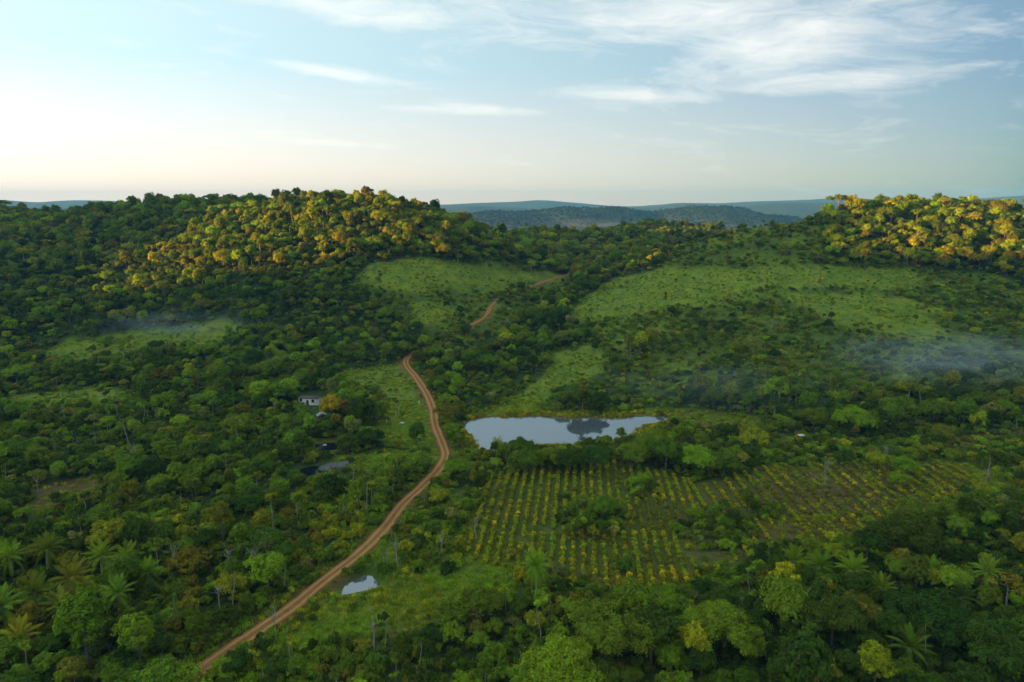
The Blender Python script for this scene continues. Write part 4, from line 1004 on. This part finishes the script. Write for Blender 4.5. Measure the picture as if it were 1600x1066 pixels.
LB = give_labels(single, lambda t: ('leafless pale-branched tree %s' % place(t)) if t.key[:4] == 'dead' else '%s %s tree %s' % (SHAPE[t.key.split('_')[0]], t.cname, place(t)))
for t in single: plant_thing(t, 'leafless_tree' if t.key[:4] == 'dead' else 'broadleaf_tree', LB[id(t)], 'tree', 'broadleaf trees of the valley')
LB = give_labels(slim, lambda t: '%s %s tree %s' % (SHAPE['slender'], t.cname, place(t)))
for t in slim: plant_thing(t, 'slender_tree', LB[id(t)], 'tree', 'slender pale-trunked trees')
PALM_LB = ['tall coconut palm with drooping fronds standing below the striped field', 'dying palm with rust-brown fronds and pale trunk beside the farmhouse trees', 'very tall shaggy palm rising out of the scrub hill',
           'palm with a pale straight trunk on the scrub hill below the sunlit crest', 'small golden-topped palm at the upper edge of the hill meadow', 'thin solitary palm on the flank of the scrub hill',
           'yellow-green palm at the near shore of the big pond', 'little pale-stemmed palm in the bushes behind the road']
PN = {'palm_coconut': 'feathery palm', 'palm_oil': 'stout oil palm', 'palm_oil_low': 'short-stemmed oil palm', 'palm_tall': 'tall thin palm', 'palm_shaggy': 'shaggy palm', 'palm_dry': 'dying palm'}
LB = give_labels(palms[8:], lambda t: '%s %s %s' % (t.cname, PN[t.key], place(t)))
for i, t in enumerate(palms):
    lb = PALM_LB[i] if i < 8 else LB[id(t)]
    P_ = PROTO[t.key]
    e = empty('palm_tree', (t.x, t.y, t.z-.05), t.rz, label=lb, category='palm', group='palms of the valley'); e.scale = (t.s, t.s, t.sz)
    for nm, me in P_.parts:
        if nm == 'crown' and i in (0, 1, 6, 10, 11, 12, 13, 14, 15, 22, 23, 24):
            for k, (sh, Mx) in enumerate(P_.fr):
                f = link('frond', P_.fronds[sh], e, tuple(P_.top), tint=[float(c)*(.8+.4*((k*37) % 10)/10) for c in t.tint])
                s_ = abs(np.linalg.det(Mx))**(1/3); from_m = __import__('mathutils').Matrix((Mx/s_).tolist()); f.rotation_euler = from_m.to_euler(); f.scale = (s_, s_, s_)
        else: link(nm, me, e, None, tint=[float(c) for c in t.tint])
view_sh = sorted([t for t in shrubs if in_view(t)], key=lambda t: -t.px)[:300]; taken |= {id(t) for t in view_sh}
LB = give_labels(view_sh, lambda t: '%s %s shrub %s' % (SHR[t.key], t.cname, place(t)))
for t in view_sh:
    o = link('shrub', PROTO[t.key].parts[0][1], None, (t.x, t.y, t.z-.05), label=LB[id(t)], category='shrub', group='shrubs of the valley', tint=[float(c) for c in t.tint])
    o.rotation_euler = (0, 0, t.rz); o.scale = (t.s, t.s, t.sz)
view_cr = sorted([t for t in crops if in_view(t)], key=lambda t: -t.px)[:300]; taken |= {id(t) for t in view_cr}
ROWN = {tg: {r: i for i, r in enumerate(sorted({t.kind[1] for t in crops if t.kind[0] == tg}))} for tg in ('striped field', 'brown field')}
for t in view_cr:
    tg, r, k = t.kind
    lb = '%s crop plant, %s up the %s row from the %s, %s' % (t.cname, ordinal(k), ordinal(ROWN[tg][r]), 'road' if tg == 'striped field' else 'striped field', tg)
    o = link('crop_plant', PROTO[t.key].obj.data, None, (t.x, t.y, t.z-.03), label=lb, category='crop plant', group='crop plants in rows', tint=[float(c) for c in t.tint])
    o.rotation_euler = (0, 0, t.rz); o.scale = (t.s, t.s, t.sz)

# ------------------------------------------------------------------ masses (what nobody could count one by one)
def gn_mass(name, pts, label, cat):
    """pts: rows of x y z rz s sz index r g b"""
    A_ = np.array(pts, float)
    me = mesh_np(name, A_[:, :3], attrs={'rz': ('FLOAT', A_[:, 3]), 'scl': ('FLOAT_VECTOR', np.c_[A_[:, 4], A_[:, 4], A_[:, 5]]), 'pidx': ('INT', A_[:, 6]), 'tint': ('FLOAT_VECTOR', A_[:, 7:10])})
    o = link(name, me, kind='stuff', label=label, category=cat)
    ng = bpy.data.node_groups.new(name, 'GeometryNodeTree')
    ng.interface.new_socket('Geometry', in_out='INPUT', socket_type='NodeSocketGeometry'); ng.interface.new_socket('Geometry', in_out='OUTPUT', socket_type='NodeSocketGeometry')
    gi = ng.nodes.new('NodeGroupInput'); go = ng.nodes.new('NodeGroupOutput'); ip = ng.nodes.new('GeometryNodeInstanceOnPoints'); ci = ng.nodes.new('GeometryNodeCollectionInfo')
    ci.inputs['Collection'].default_value = hid; ci.inputs['Separate Children'].default_value = True; ci.inputs['Reset Children'].default_value = True
    def na(ty, nm):
        n_ = ng.nodes.new('GeometryNodeInputNamedAttribute'); n_.data_type = ty; n_.inputs['Name'].default_value = nm; return n_.outputs['Attribute']
    cx = ng.nodes.new('ShaderNodeCombineXYZ'); er = ng.nodes.new('FunctionNodeEulerToRotation')
    ng.links.new(na('FLOAT', 'rz'), cx.inputs[2]); ng.links.new(cx.outputs[0], er.inputs[0])
    ng.links.new(gi.outputs[0], ip.inputs['Points']); ng.links.new(ci.outputs[0], ip.inputs['Instance']); ip.inputs['Pick Instance'].default_value = True
    ng.links.new(na('INT', 'pidx'), ip.inputs['Instance Index']); ng.links.new(er.outputs[0], ip.inputs['Rotation']); ng.links.new(na('FLOAT_VECTOR', 'scl'), ip.inputs['Scale'])
    ng.links.new(ip.outputs[0], go.inputs[0])
    md = o.modifiers.new('plants', 'NODES'); md.node_group = ng
    return o
def row(t): return (t.x, t.y, t.z-.05, t.rz, t.s, t.sz, PROTO[t.key].index, *t.tint)
rest = lambda ts: [row(t) for t in ts if id(t) not in taken]
gn_mass('forest', rest(trees), 'dense mixed forest covering the valley and both hills', 'forest')
gn_mass('distant_forest', [(x, y, z, g.uniform(0, 6.28), 1.7, 1.5, PROTO[KEYS[int(g.random()*8)]].index, *(tone(('dark green', 'deep green')[int(g.random()*2)], g)*.4)) for x, y, z in far_pts], 'bluish forest on the far hill behind the notch', 'forest')  # tints darkened to stand for shade that the sun lamp leaves out
gn_mass('undergrowth', rest(shrubs), 'low green shrubs filling the ground between the trees', 'undergrowth')
gn_mass('grass', [(x, y, float(ground_z(x, y))-.03, g.uniform(0, 6.28), s, s, PROTO[k].index, *t) for x, y, k, t, s in tufts + cushions], 'tufts of grass on the clearings and road verges', 'grass')
gn_mass('crop_mass', rest(crops), 'far parts of the planted rows behind the pond trees', 'crops')

# ------------------------------------------------------------------ air: haze over everything, mist in hollows
def vol_mat(name, col, dens, aniso=.0):
    m = bpy.data.materials.new(name); m.use_nodes = True; nt = m.node_tree; nt.nodes.clear()
    pv = nd(nt, 'ShaderNodeVolumePrincipled', inp={'Color': (*col, 1), 'Density': dens, 'Anisotropy': aniso}); ou = nd(nt, 'ShaderNodeOutputMaterial'); nt.links.new(pv.outputs[0], ou.inputs['Volume'])
    return m, nt, pv
HAZE_D = 1.05e-4
mb = MB(); mb.box((-12500, -4500, -40), (12500, 7900, 262)); link('haze', mb.mesh('haze', [vol_mat('haze', (.12, .44, .95), HAZE_D)[0]]), kind='stuff', label='thin blue haze in the air over the valley', category='haze')
def mist(loc, size, dens, seed, scale, lb):
    import bmesh
    bm = bmesh.new(); bmesh.ops.create_icosphere(bm, subdivisions=3, radius=1.0); me = bpy.data.meshes.new('mist'); bm.to_mesh(me); bm.free()
    m, nt, pv = vol_mat('mist', (.72, .86, 1.0), 0.0)
    t = nd(nt, 'ShaderNodeTexCoord'); ln = nd(nt, 'ShaderNodeVectorMath', operation='LENGTH'); nt.links.new(t.outputs['Object'], ln.inputs[0])
    fall = mth(nt, 'POWER', mth(nt, 'SUBTRACT', 1.0, ln.outputs['Value'], clamp=True), 1.3)
    mp = nd(nt, 'ShaderNodeMapping'); mp.inputs['Scale'].default_value = scale; mp.inputs['Location'].default_value = (seed*7.3, seed*3.1, 0); nt.links.new(t.outputs['Object'], mp.inputs['Vector'])
    nz = nd(nt, 'ShaderNodeTexNoise', inp={'Scale': 1.0, 'Detail': 4.0, 'Roughness': .6, 'Distortion': .8}); nt.links.new(mp.outputs[0], nz.inputs['Vector'])
    d_ = mth(nt, 'MULTIPLY', mth(nt, 'MULTIPLY', mth(nt, 'SUBTRACT', nz.outputs['Fac'], .40), 4.0, clamp=True), mth(nt, 'MULTIPLY', fall, dens)); nt.links.new(d_, pv.inputs['Density'])
    me.materials.append(m); o = link('mist', me, None, loc, kind='stuff', label=lb, category='mist'); o.scale = size
def mist_at(px, py, dz, size, dens, seed, scale, lb):
    p = ground_at([px], [py], GZ)[0]; mist((p[0], p[1], p[2]+dz), size, dens, seed, scale, lb)
mist_at(1480, 600, 11, (70, 40, 12), .023, 1, (2.2, 2.0, 1.6), 'wisps of white mist on the foot of the scrub hill')
mist_at(1130, 632, 8, (60, 30, 10), .010, 2, (2.4, 2.0, 1.6), 'faint mist in the trees beyond the pond')
mist_at(285, 528, 8, (60, 26, 9), .020, 3, (2.2, 2.0, 1.6), 'thin mist drifting over the meadow under the lit hill')
c_ = at(935, 350, 2150); mist((float(c_[0]), 2150, float(c_[2])), (260, 120, 20), .0030, 4, (2.6, 2.0, 1.5), 'bank of white mist below the far hill')
c_ = at(790, 356, 2150); mist((float(c_[0]), 2100, float(c_[2])), (330, 120, 12), .0014, 5, (2.6, 2.0, 1.5), 'low pale mist in the far valley')
c_ = at(1140, 352, 2150); mist((float(c_[0]), 2100, float(c_[2])), (150, 100, 10), .0016, 6, (2.6, 2.0, 1.5), 'strip of mist at the foot of the far hill')
if False: print('COUNTS', len(trees), len(palms), len(shrubs), len(tufts), len(crops), len(far_pts), len(slim), len(bpy.data.objects))
